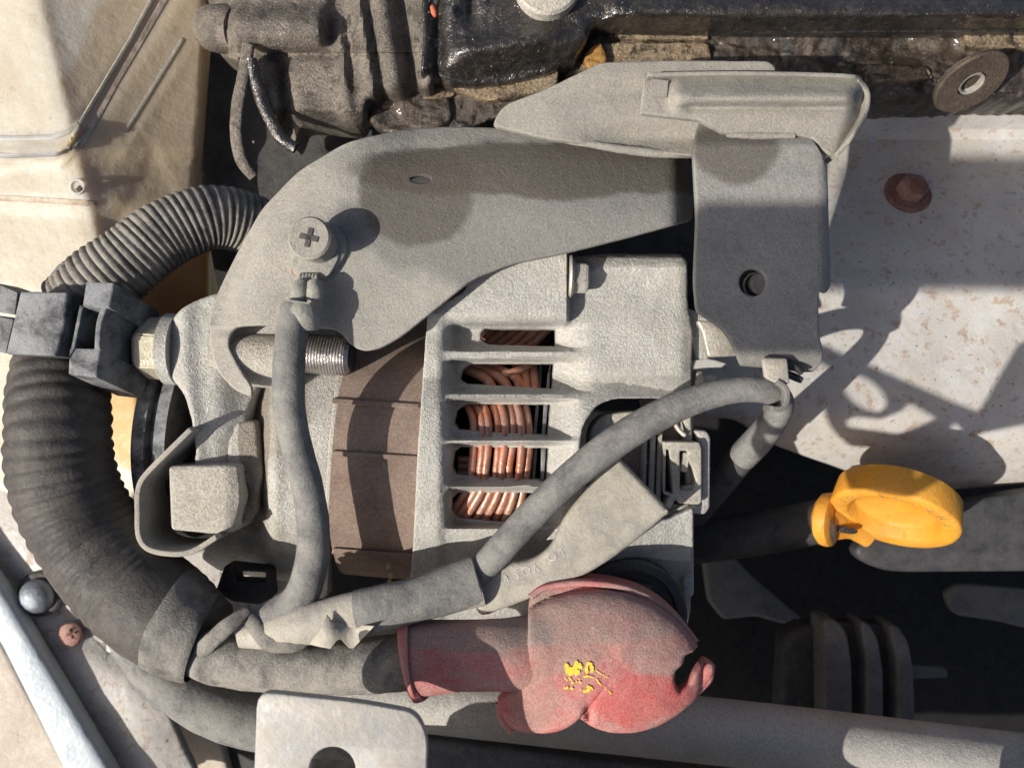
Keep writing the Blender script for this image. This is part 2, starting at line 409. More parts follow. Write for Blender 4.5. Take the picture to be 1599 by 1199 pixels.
# ================================================================ COOLANT TANK
tk = thing('coolant_tank', 'yellowed translucent plastic tank in the top left corner', 'tank', 120, 300, -420)
def tank_z(u, v):
    z = -50
    xr = 62 + .24*v                           # line where the top starts to fall away
    z -= 118*max(0, (u-xr)/(335-xr)) + 5*sm(xr-30, xr+30, u) + 60*sm(312, 345, u)
    d = (u-265)*.84+(v-0)*.54                 # moulded diagonal groove
    d2 = abs(u + .64*v - 262)
    z -= 2*math.exp(-(d2/13)**2)*sm(270, 190, v)
    z += .8*math.exp(-((d2-26)/14)**2)*sm(270, 190, v)
    d3 = abs(u + .62*v - 345)
    z += 1.2*math.exp(-(d3/12)**2)*sm(60, 100, v)*sm(300, 240, v)
    rib = 236 + 6*sm(60, 0, u) - 40*sm(80, 130, u)**2
    z += 11*math.exp(-((v-rib)/8)**2)*sm(160, 105, u) + 5*math.exp(-((v-rib-22)/5)**2)*sm(140, 110, u)
    z -= 12*sm(228, 262, v)
    z -= 16*sm(295, 340, v-.05*u)*sm(260, 160, u)
    tri = abs(u-(235-(v-205)*.28)) < 0
    z -= 2*sm(0, 50, v-205-abs(u-238)*1.9)
    z -= 120*sm(430, 760, v)
    return z
slab('tank_shell', fil([(-120, -90), (330, -90), (322, 60), (312, 200), (303, 292), (330, 430), (345, 500), (240, 720), (200, 790), (60, 800), (-120, 700)], 10), -50, 30, M['tank'], tk, 10, (), 6, tank_z, 0, 30, 60)
mband = mat('dirt_stained_tank_band', (.40, .31, .22), (.54, .46, .36), None, 0, .5, 0, .12, 20, .2, 3)
def band(path, w, h, m):
    P = [Vector(p) for p in path]; a, b_ = [], []
    for i, p in enumerate(P):
        t_ = (P[min(i+1, len(P)-1)]-P[max(i-1, 0)]).normalized(); n_ = Vector((-t_.y, t_.x))*w/2
        a.append(tuple(p+n_)); b_.append(tuple(p-n_))
    slab('moulded_band', a+b_[::-1], 0, 6, m, tk, 2, (), 12, lambda u, v: tank_z(u, v)+h)
band([(268, -20), (222, 60), (180, 130), (150, 185), (122, 232)], 11, 1.4, mband)
band([(246, -20), (205, 58), (162, 130), (132, 180), (112, 212)], 7, 2.2, M['tank'])
band([(286, 60), (240, 135), (196, 205)], 7, 1.8, M['tank'])
band([(-60, 214), (20, 216), (80, 214), (104, 206), (122, 192)], 8, 3, M['tank'])
band([(-60, 240), (20, 243), (86, 240), (112, 230), (126, 214)], 7, 3, M['tank'])
band([(-60, 306), (60, 312), (150, 318)], 9, 1.4, mband)
c = W(121, 292, tank_z(121, 292)+1)
lathe('moulding_mark', c, (0, 0, 1), [(0, 13), (2, 13), (2.5, 11), (2, 9.5), (0, 9.5)], M['tank'], tk, 28)
slab('grime_fleck', [(117, 296), (124, 289), (128, 296), (122, 300)], tank_z(121, 292)+5, 3, M['dark'], tk, .6)

# ================================================================ ENGINE
en = thing('engine_front_casting', 'grimy grey ribbed aluminium engine casting at the top beside the tank', 'engine cover', 490, 80, -260)
def fr_z(u, v):
    z = -62
    z -= 90*sm(372, 330, u)
    bot = 200-.0*u
    if v < 82: z += 26*sm(0, 36, v)*sm(84, 48, v)*sm(515, 495, u)+6       # upper horizontal barrel
    z -= 10*gauss(v, 84, 8)*sm(545, 520, u)
    for a, w, h in ((437, 11, -20), (552, 10, -12), (535, 10, 6), (592, 7, -10), (577, 8, 9), (642, 12, -26), (612, 16, 10)):
        x = a+(v-110)*.16
        z += h*gauss(u, x, w)*(sm(72, 92, v) if a < 500 else 1)
    z -= 18*gauss(u, 520, 10)*sm(82, 60, v)
    z += 12*sm(545, 565, u)
    z -= 50*sm(168, 205, v)*sm(600, 560, u) + 50*sm(130, 165, v)*sm(560, 610, u)
    z -= 14*sm(70, 95, v)*sm(430, 445, u)*sm(540, 520, u)
    return z
slab('front_cover', cr([(336, -60), (330, 20), (327, 60), (345, 85), (368, 92), (375, 90), (398, 100), (410, 150), (432, 200), (455, 226), (466, 205), (480, 193), (556, 197), (566, 175), (575, 150), (610, 145), (655, 138), (675, 120), (668, 60), (665, -60)], 4), -62, 70, M['grimal'], en, 8, (), 5, fr_z, 1.6, 16, 50)
tube('cover_stiffener', [(392, 92, -40, 9), (400, 130, -50, 10), (416, 175, -56, 10), (438, 215, -60, 10), (462, 232, -62, 9)], M['oily'], en, 16, 8, .8, None, 2.2, 8)
tube('bolt_boss', [(332, 45, -120, 34), (350, 46, -100, 36), (372, 48, -90, 34)], M['grimal'], en, 24, 4, 1, None, 1.5, 14)
o = tube('lifting_hook', [(388, 70, -40, 10), (380, 120, -44, 10), (371, 165, -50, 10), (369, 210, -58, 10), (377, 250, -66, 10), (396, 277, -76, 8)], M['grimal'], None, 16, 8, .55, None, .6, 10)
tag(o, 'curved flat steel hook hanging below the grey engine casting', 'hook')
o = lathe('sludge_drop', W(397, 222, -120), (0, 0, 1), [(0, 0), (0, 4), (4, 2.5), (5, 0)], M['oily'], None, 10)
tag(o, 'small shiny oil drop in the dark gap beside the hook', 'oil drop')

vc = thing('valve_cover', 'oily black valve cover along the top edge of the picture', 'engine cover', 1120, 10, -200)
def vc_z(u, v):
    z = -30
    e = 150-.16*(u-640) if u < 900 else 106-.62*(u-900) if u < 945 else 78-.0*(u-945) - (8*sm(1150, 1500, u))
    z += 17*gauss(v, e-58, 15)*(sm(690, 730, u)*sm(905, 840, u))
    z += 15*gauss(v, 12+.012*(u-945), 20)*sm(945, 960, u)
    z -= 34*sm(e-48, e, v)
    z -= 22*gauss(u, 682, 12)
    z -= 14*gauss(u, 735, 8)*sm(55, 20, v)
    z -= 18*gauss(u, 930, 12)*sm(20, 50, v)
    z -= 22*sm(950, 970, u)*sm(22, 40, v)
    return z
vo = [(655, -60), (660, 60), (655, 120), (690, 128), (740, 134), (790, 128), (850, 116), (895, 92), (915, 66), (925, 40), (950, 30), (1100, 33), (1300, 36), (1500, 36), (1700, 40), (1700, -60)]
slab('cover_shell', fil(vo, 10), -30, 60, M['oily'], vc, 7, (), 5, vc_z, 2.6, 12, 60)
c = W(855, -28, -8)
lathe('filler_boss', c, (0, 0, 1), [(-30, 0), (-30, 52), (-2, 52), (3, 48), (4, 0)], M['aluD'], vc, 40, 0, .6, 8)
o = lathe('red_leaf_scrap', W(677, 17, 2), (.3, -1, .1), [(-11, 0), (-6, 4), (3, 5), (10, 3), (12, 0)], mat('red_scrap', (.62, .16, .08), None, None, 0, .6), None, 10)
tag(o, 'small orange-red scrap stuck in the grime of the valve cover', 'debris')

hd = thing('cylinder_head', 'oil-soaked brown and black cylinder head face below the valve cover', 'cylinder head', 1150, 110, -260)
def hd_z(u, v):
    z = -112
    z += 14*sm(1180, 1150, u)*gauss(v, 50, 14) + 10*sm(1180, 1150, u)*gauss(v, 88, 16)
    z += 22*gauss(u, 1275, 60)*sm(90, 40, v) - 30*gauss(u, 1400, 48)*gauss(v, 75, 26)
    z += 18*gauss(u, 1400, 60)*gauss(v, 112, 16)
    z += 16*sm(1500, 1515, u)*gauss(v, 56, 16) - 10*gauss(v, 36, 5)
    z += 20*gauss(u, 1520, 60)*gauss(v, 130, 34)
    z -= 40*sm(140, 175, v)*sm(860, 1000, u)
    return z + 8*nz(u, v, 0, 22) + 4*nz(u, v, 9, 8)
slab('head_casting', fil([(520, 118), (640, 130), (760, 120), (850, 100), (920, 40), (960, 10), (1720, 10), (1720, 158), (1560, 156), (1460, 160), (1360, 163), (1260, 150), (1000, 160), (860, 150), (740, 196), (700, 205), (690, 150), (620, 145), (580, 175), (530, 172)], 10), -112, 80, M['oilyB'], hd, 6, (), 5, hd_z, 5.0, 11, 60)
# lighter machined ledges
slab('gasket_ledge', fil([(950, 34), (1100, 36), (1108, 60), (1020, 62), (950, 56)], 4), -92, 20, M['oilal'], hd, 3, (), 8, None, 1.6, 9)
slab('cast_ledge', fil([(945, 66), (1105, 66), (1112, 90), (1100, 110), (930, 110), (905, 104), (918, 84)], 6), -94, 26, M['oilal'], hd, 4, (), 8, None, 2.6, 9)
slab('cast_ledge', fil([(1505, 44), (1700, 46), (1700, 76), (1512, 74)], 5), -88, 22, M['oilal'], hd, 4, (), 8, None, 1.6, 9)
slab('cast_ledge', fil([(1352, 100), (1450, 104), (1460, 122), (1352, 130)], 6), -92, 22, M['oilal'], hd, 4, (), 8, None, 3, 9)
slab('gasket_lip', cr([(700, 130), (760, 126), (800, 118), (850, 108), (868, 100), (872, 120), (860, 140), (800, 150), (760, 156), (730, 146)], 4), -80, 20, M['oilal'], hd, 4, (), 8, None, 2.6, 9)
slab('gasket_lip', cr([(575, 136), (640, 138), (700, 134), (706, 150), (650, 158), (600, 172), (560, 176), (556, 150)], 4), -104, 20, M['oilal'], hd, 4, (), 8, None, 3, 9)
slab('oil_seep', cr([(922, 74), (938, 66), (946, 84), (944, 104), (920, 106), (912, 92)], 4), -76, 18, mat('amber_oil_varnish', (.42, .22, .06), (.16, .09, .03), None, 0, .25, 0, .3, 18, 1, 4), hd, 5, (), 6, None, 2.2, 7)
tw = thing('threaded_boss', 'brown oval boss with an empty threaded hole, on the cylinder head at right', 'boss', 1516, 134, -130)
ax = Vector((.17, -.85, .50)).normalized(); c = W(1518, 132, -66)
lathe('washer_face', c, ax, [(-10, 0), (-10, 58), (-3, 59), (0, 56), (0, 23), (-4, 22), (-30, 21)], mat('brown_grimy_steel', (.10, .072, .052), (.055, .042, .032), (.2, .16, .12), .4, .6, .2, .3, 20, 1), tw, 40, 0, .8, 8)
for k in range(5): lathe('thread', c+ax*(-3-k*4.5), ax, [(0, 20), (1.6, 16.5), (3.2, 20)], M['steel'], tw, 28)
lathe('hole_bottom', c+ax*-26, ax, [(0, 0), (0, 20), (1, 20), (1, 0)], M['oily'], tw, 20)
slab('sludge_mass', cr([(572, 156), (600, 146), (640, 138), (668, 148), (700, 150), (704, 186), (676, 204), (640, 212), (600, 206), (578, 190)], 4), -100, 30, M['oilyB'], hd, 8, (), 5, lambda u, v: -104+8*nz(u, v, 0, 30)+3*nz(u, v, 5, 9), 1.4, 9, 60)
# grit stuck to the oily castings: one uncountable scatter
bm = bmesh.new(); rng = random.Random(3)
def grit(u, v, z, r):
    c = W(u, v, z); vs = [bm.verts.new(c+Vector((rng.uniform(-1, 1), rng.uniform(-1, 1), rng.uniform(-.4, 1)))*r) for _ in range(4)]
    for a, b_, d in ((0, 1, 2), (0, 2, 3), (0, 3, 1), (1, 3, 2)): bm.faces.new((vs[a], vs[b_], vs[d]))
for _ in range(650):
    u = rng.uniform(660, 1600); v = rng.uniform(0, 150)
    inside = v < (125 if u < 860 else 35)
    grit(u, v, (vc_z(u, v) if inside else hd_z(u, v))+1.5, rng.uniform(.6, 1.5))
tag(finish('grit', bm, mat('pale_grit', (.36, .31, .25), (.24, .18, .12), None, 0, .5), smooth=0), 'pale grit scattered over the oily black engine castings', 'grit', kind='stuff')

# ================================================================ ALTERNATOR
al = thing('alternator', 'dusty aluminium alternator with copper windings behind its slots', 'alternator', 760, 720, -430)
AX = Vector((math.cos(R(4.5)), -math.sin(R(4.5)), 0)); AC = Vector((-204, -113, -200))
def cyl(u, v, Rd):
    X, Y = u-CX, -(v-CY); dy = Y-(-113-(X+204)*.0787)
    return -200+math.sqrt(max(Rd*Rd-dy*dy, 90*90))
st = lathe('stator_core', AC, AX, [(-78, 0), (-78, 222), (-74, 226), (-70, 226), (-70, 233), (68, 233), (68, 226), (76, 226), (76, 0)], M['core'], al, 180, 0, 0, 10, 30)
for v0 in (621, 703, 856):
    slab('weld_rib', fil([(519, v0), (655, v0+9), (654, v0+17), (517, v0+9)], 2), 0, 16, M['core'], al, 2.5, (), 12, lambda u, v: cyl(u, v, 233)+5)
slots = [[(757, 513), (868, 514), (867, 541), (762, 538), (751, 531), (751, 521)],
         [(735, 568), (865, 568), (862, 607), (728, 599), (718, 592), (722, 577)],
         [(728, 631), (860, 632), (855, 680), (716, 671), (709, 661), (714, 641)],
         [(720, 698), (857, 700), (853, 751), (712, 741), (706, 730), (710, 706)],
         [(716, 769), (852, 770), (846, 822), (716, 809), (705, 797), (706, 778)]]
def hz(u, v):
    Rd = 243-26*sm(930, 1085, u)
    z = cyl(u, v, Rd)
    ear = 8-max(0, v-585)*1.5 - 10*sm(1060, 1085, u)
    if u > 885: ear += 15*gauss(v, 418, 16)*sm(900, 925, u)-26*sm(404, 392, v)
    z = max(z, ear) if v < 760 else z
    z += (30*sm(889, 885, u)*sm(520, 488, v)) if v < 540 else 0
    z += 7*sm(696, 684, u)*sm(470, 500, v)
    dep = 0
    for (a, b_, ur) in ((507, 545, 925), (563, 612, 930), (626, 684, 915), (693, 754, 905), (764, 822, 880)):
        k = sm(a-4, a+3, v)*sm(b_+4, b_-3, v)
        if k > 0: dep = max(dep, k*38*(1-sm(848, ur, u))*sm(694, 712, u))
    z -= dep
    z += 5*gauss(v, 880, 8)*sm(990, 1010, u) - 8*sm(850, 870, v)*sm(980, 1000, u)
    return z
win = fil([(905, 700), (910, 665), (932, 632), (960, 622), (1026, 622), (1032, 640), (1060, 650), (1072, 700), (1070, 790), (1040, 812), (1000, 800), (940, 790), (908, 750)], 10)
slab('rear_housing', fil([(668, 482), (700, 470), (728, 452), (730, 380), (884, 380), (890, 402), (940, 396), (1062, 396), (1074, 408), (1074, 470), (1082, 520), (1080, 600), (1078, 626), (1026, 622), (960, 622, 12), (932, 632, 12), (910, 665, 12), (905, 700, 12), (908, 750), (940, 790), (1000, 800), (1040, 812), (1062, 802), (1083, 792), (1083, 860), (1078, 960), (1050, 1060), (700, 1080), (630, 1060), (638, 930), (644, 860), (652, 700), (662, 560)], 7), 0, 34, M['alu'], al, 3.5, slots, 6, hz, .9, 9, 50)
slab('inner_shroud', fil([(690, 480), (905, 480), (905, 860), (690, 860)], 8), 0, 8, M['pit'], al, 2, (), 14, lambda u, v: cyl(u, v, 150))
for i, s_ in enumerate(slots):      # dark plastic rim and pale ring edge seen at the right end of each slot
    b = s_[1]; c_ = s_[2]
    slab('ring_edge', [(b[0]-9-2*i*.5, b[1]+(16 if i in (1,) else 0)), (b[0]-4, b[1]-3), (c_[0]-4, c_[1]+3), (c_[0]-9, c_[1]+3)], 0, 5, M['blk'], al, 1, (), 0, lambda u, v: cyl(u, v, 204))
    slab('ring_edge', [(b[0]-23, b[1]-4), (b[0]-18, b[1]-4), (c_[0]-18, c_[1]+4), (c_[0]-23, c_[1]+4)], 0, 5, M['blk'], al, 1, (), 0, lambda u, v: cyl(u, v, 186)) if i in (1, 2, 3, 4) else None
rng = random.Random(5)
def wire(pts, r=6.6): tube('copper_wire', [(u, v, cyl(u, v, rr), r) for u, v, rr in pts], M['copper'], al, 10, 6, 1, None, .35, 9)
for k in range(8):
    u0 = 736+k*12.5+rng.uniform(-1.5, 1.5); j = rng.uniform(-3, 3)
    RR = 200-abs(k-3.5)*1.2
    RR += rng.uniform(-3.5, 3.5)
    wire([(u0-10-(7-k)*1.2, 612, RR-14), (u0+1, 650, RR), (u0+3+j*.4, 690, RR+1), (u0-1+j, 730, RR), (u0-4, 758, RR-1), (u0-12-(7-k)*2, 792, RR-2), (u0-26-(7-k)*4, 826, RR-10)])
for k in range(6):
    u0 = 742+k*17
    wire([(u0+45, 495, 196), (u0+12, 530, 200), (u0-26, 556, 190)], 7.5)
for k in range(3):
    u0 = 735+k*24
    wire([(u0-34, 572, 180), (u0-4, 578, 192), (u0+26, 594, 196), (u0+40, 622, 190)], 8.5)
wire([(770, 586, 188), (800, 583, 200), (830, 568, 196), (845, 548, 186)], 8)
for k in range(3): wire([(806+k*13, 570, 186), (808+k*13, 590, 196), (812+k*12, 618, 196)], 7)
for k in range(4): wire([(716, 716+k*11, 168), (740, 718+k*11, 172), (765, 720+k*11, 170)], 6)
# bolt at the top of the rear housing
c = W(888, 432, 26); bx = Vector((1, -.03, 0))
lathe('bolt_flange', c, bx, [(0, 0), (0, 31), (3, 33), (6, 31), (9, 24), (9, 0)], M['steel'], al, 32, 0, .3)
hexhead('bolt_head', c+bx*8, bx, 26, 22, M['steel'], al, 10)
c = W(1092, 602, -30)
hexhead('bolt_head', c, bx, 22, 26, M['alu'], al, 20); lathe('bolt_flange', c-bx*8, bx, [(0, 0), (0, 26), (8, 26), (8, 0)], M['alu'], al, 28)
slab('end_boss', fil([(1072, 480), (1110, 495), (1108, 560), (1088, 562), (1076, 530)], 5), -16, 60, M['alu'], al, 4, (), 0, None, .6)
slab('end_cap_edge', fil([(1066, 640), (1084, 640), (1084, 930), (1066, 940)], 4), -45, 90, M['alu'], al, 4, (), 0, None, .8)
slab('end_cap_lug', fil([(1030, 800), (1078, 786), (1082, 880), (990, 872), (1000, 848)], 6), -12, 50, M['alu'], al, 5, (), 8, None, 1)
# terminal insulator under the boot
c = W(985, 962, 10)
lathe('terminal_insulator', c, (0, 0, 1), [(-60, 0), (-60, 88), (0, 88), (4, 84), (4, 72), (-6, 70), (-6, 0)], M['rub'], al, 48, 0, .4)
lathe('terminal_nut', c+Vector((0, 20, -6)), (0, 0, 1), [(0, 0), (0, 42), (26, 42), (30, 36), (30, 0)], M['rub'], al, 6, 12)
# plug socket in the window
sk = thing('wiring_plug', 'grey plug with dark slots sitting in the window of the alternator', 'connector', 1000, 720, -80)
slab('socket_shell', fil([(919, 700), (922, 668), (940, 648), (975, 643), (1080, 640), (1085, 800), (1000, 806), (930, 780)], 12), -18, 60, M['aluD'], sk, 4, [fil([(945, 700), (948, 672), (962, 660), (1068, 656), (1072, 790), (960, 770)], 7)], 0)
slab('plug_body', fil([(940, 650), (1075, 648), (1078, 800), (950, 790)], 6), -46, 40, mat('pinkish_dusty_plastic', (.36, .24, .21), (.26, .18, .16), (.42, .34, .3), .5, .8), sk, 3, (), 0)
pl = mat('beige_dusty_plastic', (.36, .33, .28), (.28, .26, .22), (.5, .46, .38), .7, .8)
for (x, w) in ((1007, 6), (1019, 8), (1030, 7)): box('plug_rib', x, 725, -14+(x-1007)*.3, w, 130, 30, pl if x > 1020 else M['aluD'], sk, -2, 1.5)
box('plug_bar', 1018, 722, -22, 30, 5, 20, pl, sk, 0, 1)
slab('plug_frame', fil([(1036, 689), (1092, 690), (1096, 700), (1096, 785), (1090, 788), (1060, 786), (1056, 778), (1046, 796), (1038, 788), (1046, 772), (1036, 768)], 3), 6, 44, pl, sk, 2.5, [fil([(1038, 702), (1045, 702), (1051, 770), (1038, 770)], 2), fil([(1062, 704), (1074, 704), (1074, 716), (1082, 730), (1086, 750), (1082, 766), (1062, 764)], 3)], 0, None, .4)
box('plug_latch', 1070, 722, 0, 12, 30, 20, M['aluD'], sk, -10, 1.5)
box('plug_latch', 1076, 762, 0, 26, 8, 20, pl, sk, 12, 1.5)
slab('shield_wall', fil([(1086, 672), (1104, 672), (1110, 682), (1109, 792), (1102, 803), (1078, 803), (1078, 790), (1094, 786), (1096, 700)], 5), -8, 60, M['alu'], sk, 4, (), 0, None, .6)
tube('plug_clip', [(1052, 652, -20, 4), (1058, 668, -14, 4), (1070, 680, -12, 4)], M['steel'], sk, 10, 6)

# ---- drive end of the alternator
def fz(u, v):
    z = cyl(u, v, 224)-4
    z -= 34*sm(440, 385, u)
    z -= 22*gauss(u, 398+(v-600)*.03, 15)*sm(560, 600, v)*sm(880, 830, v)
    z += 10*gauss(u, 425, 12)*sm(600, 640, v)
    return z
Lal = Vector(al.location)/K
def sa(u, v, rx, ry, c, s): p = W(u, v, -10)-Lal; return (p.x/100, p.y/100, rx, ry, c, s)
malF = mat('grease_stained_aluminium', (.50, .49, .455), (.36, .345, .31), (.50, .46, .38), .4, .6, .12, .26, 22, 1.0,
           patches=[sa(402, 690, .26, 1.3, (.20, .165, .125), .8), sa(440, 640, .5, .7, (.28, .245, .20), .55), sa(380, 800, .3, .5, (.20, .165, .125), .7)])
slab('front_housing', fil([(372, 440), (560, 440), (548, 540), (528, 600), (516, 700), (510, 800), (509, 935), (440, 940), (360, 905), (312, 872), (322, 850), (352, 830), (362, 700), (385, 610)], 8), 0, 46, malF, al, 5, (), 8, fz, 1.3, 10, 55)
slab('front_flange', fil([(545, 530), (553, 540), (531, 610), (521, 700), (514, 800), (512, 930), (504, 930), (506, 800), (512, 700), (523, 600)], 2), 0, 30, M['alu'], al, 2, (), 14, lambda u, v: cyl(u, v, 224)+4)
slab('pivot_ear', cr([(262, 520), (272, 490), (300, 470), (345, 455), (430, 440), (440, 540), (404, 600), (388, 650), (386, 700), (386, 732), (345, 734), (304, 730), (303, 700), (296, 655), (285, 618), (266, 590), (260, 556)], 4), 0, 60, M['alu'], al, 9, (), 7, lambda u, v: 22-26*sm(330, 395, u)+9*gauss(u, 287+(v-560)*.12*sm(560, 600, v), 17)-14*sm(650, 720, v), .9, 10, 55)
c = W(270, 545, -10)
hexhead('pivot_bolt_head', c+Vector((-8, 0, 0)), (-1, .04, .05), 50, 42, mat('yellow_zinc_steel', (.52, .47, .36), (.42, .37, .27), (.58, .52, .41), .5, .5, .3, .18), al, 8, .22)
lathe('pivot_washer', c, (-1, .04, .05), [(-10, 0), (-10, 56), (8, 56), (10, 52), (10, 0)], M['alu'], al, 40, 0, .4)
lathe('pivot_sleeve', W(400, 562, -20), (1, -.03, 0), [(-60, 0), (-60, 44), (78, 44), (80, 40), (80, 0)], M['aluD'], al, 48, 0, .4)
pbe = lathe('pivot_bolt_end', W(480, 552, 4), (1, -.06, 0), [(0, 0), (0, 30), (62, 30), (68, 25), (68, 0)], M['bright'], al, 40, 0, 0, 10, 35, lambda t_, a: 1)
for k in range(13): lathe('bolt_thread', W(482+k*4.6, 552+k*.3, 4), (1, -.06, 0), [(0, 29.5), (1.7, 31.6), (3.4, 29.5)], M['bright'], pbe, 32)
c = W(540, 556, 2); lathe('bolt_recess', c, (1, -.06, 0), [(0, 0), (0, 23), (12, 20), (12, 0)], M['dark'], al, 24)
slab('mounting_block', fil([(262, 727), (372, 725), (376, 780), (366, 832), (330, 834), (266, 828)], 7), 34, 90, M['aluD'], al, 6, (), 8, lambda u, v: 34-6*sm(350, 372, u), .5, 10, 45)
slab('block_web', fil([(355, 660), (400, 655), (408, 740), (398, 800), (372, 825), (352, 800)], 10), 8, 50, malF, al, 7, [circ(379, 774, 6, 15, 8)], 8, lambda u, v: 4-10*gauss(v, 774, 20), .9)
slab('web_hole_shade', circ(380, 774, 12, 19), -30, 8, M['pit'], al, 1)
slab('fan_shroud_block', fil([(350, 882), (420, 890), (424, 935), (404, 945), (362, 940), (335, 925)], 6), -40, 40, M['dark'], al, 4, [fil([(366, 892), (414, 894), (414, 910), (368, 908)], 2)], 0, None, .5)
lathe('pulley', AC+AX*-402, AX, [(0, 0), (0, 165), (4, 188), (10, 192), (26, 192), (30, 176), (36, 174), (40, 190), (58, 190), (60, 150), (60, 0)], M['blk'], al, 90)
lathe('cooling_fan', AC+AX*-300, AX, [(0, 0), (0, 150), (30, 190), (34, 190), (36, 0)], M['dark'], al, 60)
# thin steel guard strip around the mounting block
def strip(path, w):
    P = [Vector(p) for p in cr(path, 5, closed=False)]; a, b_ = [], []
    for i, p in enumerate(P):
        t_ = (P[min(i+1, len(P)-1)]-P[max(i-1, 0)]).normalized(); n_ = Vector((-t_.y, t_.x))*w/2
        a.append(tuple(p+n_)); b_.append(tuple(p-n_))
    return a+b_[::-1]
o = slab('steel_guard_strip', strip([(298, 670), (262, 705), (226, 742), (215, 765), (214, 800), (216, 838), (232, 858), (268, 865), (300, 861), (338, 838)], 9), 56, 100, M['brk'], None, 2, (), 0, None, .3)
tag(o, 'bent thin steel strip wrapped around the square aluminium mounting block', 'guard strip')

# ================================================================ BRACKETS
bk = thing('alternator_bracket', 'large curved dusty steel bracket over the top of the alternator', 'bracket', 700, 330, -20)
def bz(u, v):
    z = 74
    top = 500-150*sm(325, 420, u)-105*sm(390, 520, u)-50*sm(480, 640, u)+18*sm(800, 1080, u)
    z -= 74*math.exp(-max(0, v-top)/52.)*sm(520, 660, u) + 30*math.exp(-max(0, v-top)/16.)*sm(620, 500, u)
    z -= 20*sm(700, 900, u)*sm(1000, 900, u)*0
    z += 12*gauss(v, 330, 60)*sm(700, 900, u)
    z -= 60*sm(1035, 1088, u)**2
    z -= 12*sm(420, 330, u)
    z -= 36*sm(508, 535, v)*sm(420, 380, u)
    z += 8*math.exp(-(((u-475)/46)**2+((v-385)/34)**2))
    return z
Lb = Vector(bk.location)/K
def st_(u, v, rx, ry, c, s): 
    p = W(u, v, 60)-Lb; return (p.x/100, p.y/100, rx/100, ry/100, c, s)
OIL = (.10, .084, .068)  # dark brown of the local patches along the bracket's upper part
mbk = mat('dusty_bracket_steel_patched', (.355, .34, .305), (.30, .285, .255), DUST, .3, .85, .05, .2, 30, .6, 1.3, spots2=(22, .71, (.52, .49, .43), .6),
          patches=[st_(870, 340, 310, 130, (.20, .195, .18), .85), st_(870, 262, 320, 48, OIL, .85), st_(655, 300, 90, 80, OIL, .75), st_(487, 426, 26, 9, (.5, .2, .08), .7)])
ol = [(326, 500), (334, 470), (348, 438), (374, 386), (408, 326), (465, 267), (540, 222), (620, 203), (700, 197), (775, 199), (850, 213), (950, 226), (1040, 236), (1072, 243, 10), (1085, 262), (1084, 300), (1082, 343, 6), (980, 371), (880, 396), (800, 412), (738, 436), (690, 475), (625, 527), (592, 545), (566, 549), (546, 538), (532, 520), (520, 514), (470, 510), (400, 508), (370, 510), (358, 520), (356, 540), (374, 575), (392, 604), (392, 620, 4), (366, 610), (338, 580), (328, 545)]
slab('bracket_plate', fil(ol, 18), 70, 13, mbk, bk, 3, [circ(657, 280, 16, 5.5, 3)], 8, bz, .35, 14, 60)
def uz(u, v):
    z = 62 + 10*sm(770, 900, u)
    z -= 20*gauss(v, 215, 22)*sm(860, 1000, u)
    z += 8*sm(150, 110, v)
    return z
mbu = mat('light_dusty_steel', (.30, .285, .25), (.24, .225, .20), (.36, .33, .275), .5, .8, .05, .18, 30, .6, 1.3, spots2=(22, .7, (.50, .47, .41), .5), patches=[(2.3, 3.0, 1.3, .22, (.17, .145, .115), .6), (-.95, 2.72, .28, .36, (.16, .15, .13), .5)])  # brown strip puts the flange's lower shade zone into the colour
slab('upper_flange', fil([(770, 197), (775, 180), (790, 162), (850, 140), (900, 116), (938, 97), (1030, 94), (1200, 95), (1212, 104), (1212, 160), (1150, 215), (1086, 244), (1040, 240), (950, 230), (850, 216)], 10), 66, 14, mbu, bk, 3, (), 8, uz, .8, 9, 60)
tube('weld_bead', [(772, 195, 52, 4), (850, 212, 58, 6), (930, 227, 60, 6), (1000, 237, 60, 7), (1050, 241, 58, 6), (1082, 243, 46, 5)], mbu, bk, 12, 8, 1, None, 1.8, 6)
# flanged bolt of the bracket, leaning a little to the upper left
c = W(503, 386, 74); ax = Vector((-.10, .07, 1)).normalized()
lathe('bolt_washer', c, ax, [(-4, 0), (-4, 37), (4, 37), (7, 33), (8, 22), (8, 0)], mbk, bk, 40, 0, .3)
bm = lathe_bm(c+ax*7, ax, [(0, 0), (0, 27), (34, 27), (36, 31), (44, 31), (47, 28), (46.5, 24), (46, 0)], 40)
bh = finish('bolt_head', bm, mbu, bk, 35, .4, 8)
for a in (22, 112):
    bmm = bmesh.new(); bmesh.ops.create_cube(bmm, size=1)
    for x in bmm.verts: x.co = Vector((x.co.x*27, x.co.y*7, x.co.z*4))
    q = ax.to_track_quat('Z', 'Y').to_matrix().to_4x4()
    bmesh.ops.transform(bmm, matrix=Matrix.Translation(c+ax*53) @ q @ Matrix.Rotation(R(a), 4, 'Z'), verts=bmm.verts)
    finish('cross_recess', bmm, M['rub'], bh, 35)

